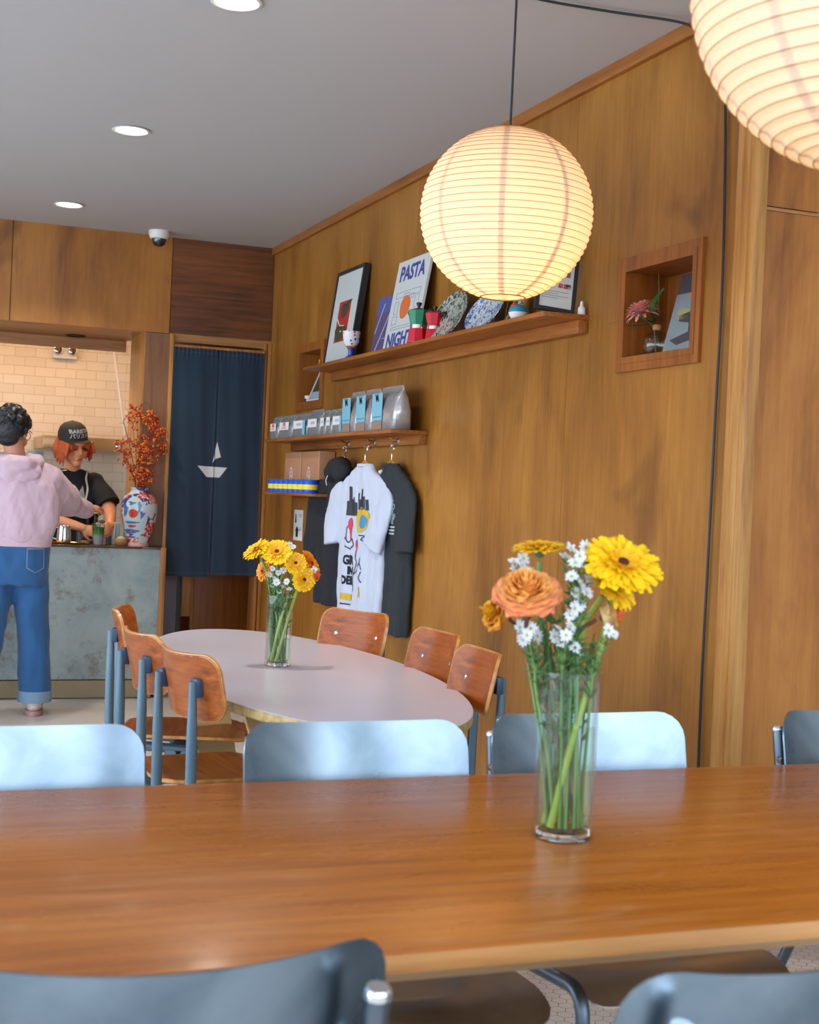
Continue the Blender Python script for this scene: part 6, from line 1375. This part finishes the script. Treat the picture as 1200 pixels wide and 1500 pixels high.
rose('small golden rose behind and left of the open orange rose', G1, NP(733, 905, .015), -CR*.7+UP*.25-CF*.2, .032, FT(60, .028), (stem_b, .003), (plain('rose_gold', (226, 166, 30), .55), plain('rose_gold_outer', (214, 140, 20), .55)), 5, .6, 5)
rose('half open rosebud, cream with orange tips, pointing right in the near vase', G1, NP(900, 902, .03), CR*.92+UP*.30-CF*.1, .030, FT(110, .028), (stem_b, .003), (plain('bud_orange', (232, 116, 60), .55), gradient('bud_cream', (236, 206, 140), (236, 150, 80), .012, .05, .55)), 6, .45, 5)
A1 = [NP(*q) for q in ((838, 802, -.02), (850, 812, -.03), (862, 800, 0), (843, 822, -.03), (858, 828, -.02), (832, 815, 0))]
A2 = [NP(*q) for q in ((838, 842, -.03), (850, 852, -.035), (860, 864, -.03), (846, 866, -.02), (868, 848, 0))]
A3 = [NP(*q) for q in ((842, 888, -.03), (836, 898, -.03), (850, 884, -.02))]
A4 = [NP(*q) for q in ((818, 918, -.04), (828, 926, -.045), (812, 930, -.03), (836, 914, -.03), (824, 938, -.03))]
A5 = [NP(*q) for q in ((762, 920, -.02), (772, 930, -.03), (780, 922, -.01), (768, 938, -.02), (790, 934, 0))]
A6 = [NP(*q) for q in ((757, 826, .01), (768, 832, .0), (772, 822, .02), (760, 838, .01), (776, 838, .01))]
A7 = [NP(*q) for q in ((892, 918, -.03), (900, 924, -.02), (844, 946, -.02), (852, 954, -.01))]
for i, (tp, ctr, ft, lb) in enumerate(((A1, (846, 850, 0), 250, 'white aster sprig, highest in the middle of the near vase'), (A2, (852, 890, -.01), 280, 'white aster sprig beside the stem of the big gerbera'), (A3, (846, 920, -.01), 300, 'short white aster sprig right of the open orange rose'),
                                       (A4, (828, 955, -.015), 230, 'white aster sprig just above the rim of the near vase'), (A5, (790, 965, -.005), 210, 'white aster sprig hanging under the open orange rose'), (A6, (775, 880, .02), 180, 'white aster sprig reaching out above left of the rose'), (A7, (872, 955, -.01), 330, 'white aster sprig below the right gerbera and the rosebud'))):
    aster_sprig(lb, G1, NP(*ctr), tp, FT(ft, .026), .0118, 20+i)
# loose green leaves inside the near bouquet
t = thing('foliage_sprig', 'feathery green foliage filling the middle of the near bouquet', 'foliage', Bc, 0, G1); rnd = random.Random(31); ml = MB()
for k in range(16):
    a = NP(rnd.uniform(800, 876), rnd.uniform(880, 975), rnd.uniform(-.02, .025))-Bc; f0 = FT(rnd.uniform(0, 360), .026)-Bc; P = crom([f0, f0*.4+a*.5+V(0, 0, .01), a], 6); ml.tube(P, .0013, 6)
    for _ in range(16):
        p = P[rnd.randrange(int(len(P)*.45), len(P))]; d = Vector((rnd.uniform(-1, 1), rnd.uniform(-1, 1), rnd.uniform(.1, 1.2))).normalized()*rnd.uniform(.012, .03); ml.tube([p, p+d*.5, p+d], [.0011, .002, .0003], 4, flat=.35)
ml.build('leaves', leaf_g, t)
# far vase on the oval table
FX, FY, FZ = 1.1935, 4.09, .7303
cyl_vase('glass_vase', 'smaller clear cylinder vase with yellow gerberas on the oval table', FX, FY, FZ, .039, .213, .082)
Bc2 = Vector((FX, FY, FZ))
def FP(px, py, dep=0): k = 490.; return Bc2+CR*((px-412-(975-py)*.044)/k)+UP*((975-py)/k)+CF*dep
def FT2(a, rr=.024): a = R(a); return Bc2+Vector((rr*math.cos(a), rr*math.sin(a), .016))
G2 = 'cut flowers in the vase on the oval table'
sg2 = (stem_g, .0042); sy2 = (stem_y, .0042)
gerbera('yellow gerbera facing forward, topmost in the far vase', G2, None, FP(413, 808, -.03), -CF*.75+UP*.62, .047, FT2(60), sg2, seed=11)
gerbera('yellow gerbera turned left at the left edge of the far vase', G2, None, FP(382, 806, -.01), -CR*.5+UP*.72-CF*.35, .046, FT2(20), sg2, seed=12)
gerbera('yellow gerbera right of the topmost one in the far vase', G2, None, FP(440, 823, -.03), -CF*.85+CR*.22+UP*.40, .036, FT2(200), sy2, seed=13)
gerbera('lowest right yellow gerbera in the far vase, nearly touching the rim height', G2, None, FP(452, 846, -.03), -CF*.8+CR*.45+UP*.15, .038, FT2(240), sy2, seed=14)
gerbera('orange gerbera peeping out behind on the right of the far vase', G2, None, FP(460, 824, .025), CR*.75+UP*.45-CF*.3, .045, FT2(160), sg2, gradient('gerbera_orange', (226, 110, 10), (240, 150, 30), .006, .04), seed=15)
gerbera('orange gerbera low on the left behind the stems of the far vase', G2, None, FP(390, 838, .03), -CR*.5-CF*.4+UP*.1, .032, FT2(120), sg2, gradient('gerbera_orange2', (222, 120, 20), (236, 160, 40), .006, .03), seed=16)
rose('small coral rose at the right edge of the far vase', G2, FP(468, 840, .0), CR*.9+UP*.2-CF*.3, .020, FT2(180), (stem_g, .0026), (plain('rose_coral2', (232, 104, 60), .55), plain('rose_coral3', (236, 150, 50), .55)), 17, .6, 4)
for i, (lst, ctr, ft, lb) in enumerate((([(406, 832), (414, 838), (401, 842), (422, 834), (410, 848)], (410, 870, -.01), 280, 'white daisy sprig between the upper gerberas of the far vase'), ([(412, 852), (420, 858), (406, 858), (427, 850), (416, 866), (430, 862)], (416, 880, -.01), 310, 'white daisy sprig just above the rim of the far vase'), ([(432, 796), (436, 800), (466, 832)], (432, 850, .01), 100, 'few white daisies behind the top right gerberas of the far vase'))):
    aster_sprig(lb, G2, FP(*ctr), [FP(a, b, -.025+.01*(j % 3)) for j, (a, b) in enumerate(lst)], FT2(ft), .0115, 50+i)
t = thing('foliage_sprig', 'green foliage inside the far bouquet', 'foliage', Bc2, 0, G2); ml = MB()
for k in range(12):
    a = FP(rnd.uniform(396, 434), rnd.uniform(840, 880), rnd.uniform(-.015, .015))-Bc2; f0 = FT2(rnd.uniform(0, 360), .022)-Bc2; P = crom([f0, f0*.4+a*.5, a], 6); ml.tube(P, .0016, 6)
    for _ in range(12):
        p = P[rnd.randrange(int(len(P)*.5), len(P))]; d = Vector((rnd.uniform(-1, 1), rnd.uniform(-1, 1), rnd.uniform(.1, 1.2))).normalized()*rnd.uniform(.012, .028); ml.tube([p, p+d*.5, p+d], [.0012, .0024, .0003], 4, flat=.35)
ml.build('leaves', leaf_g, t)
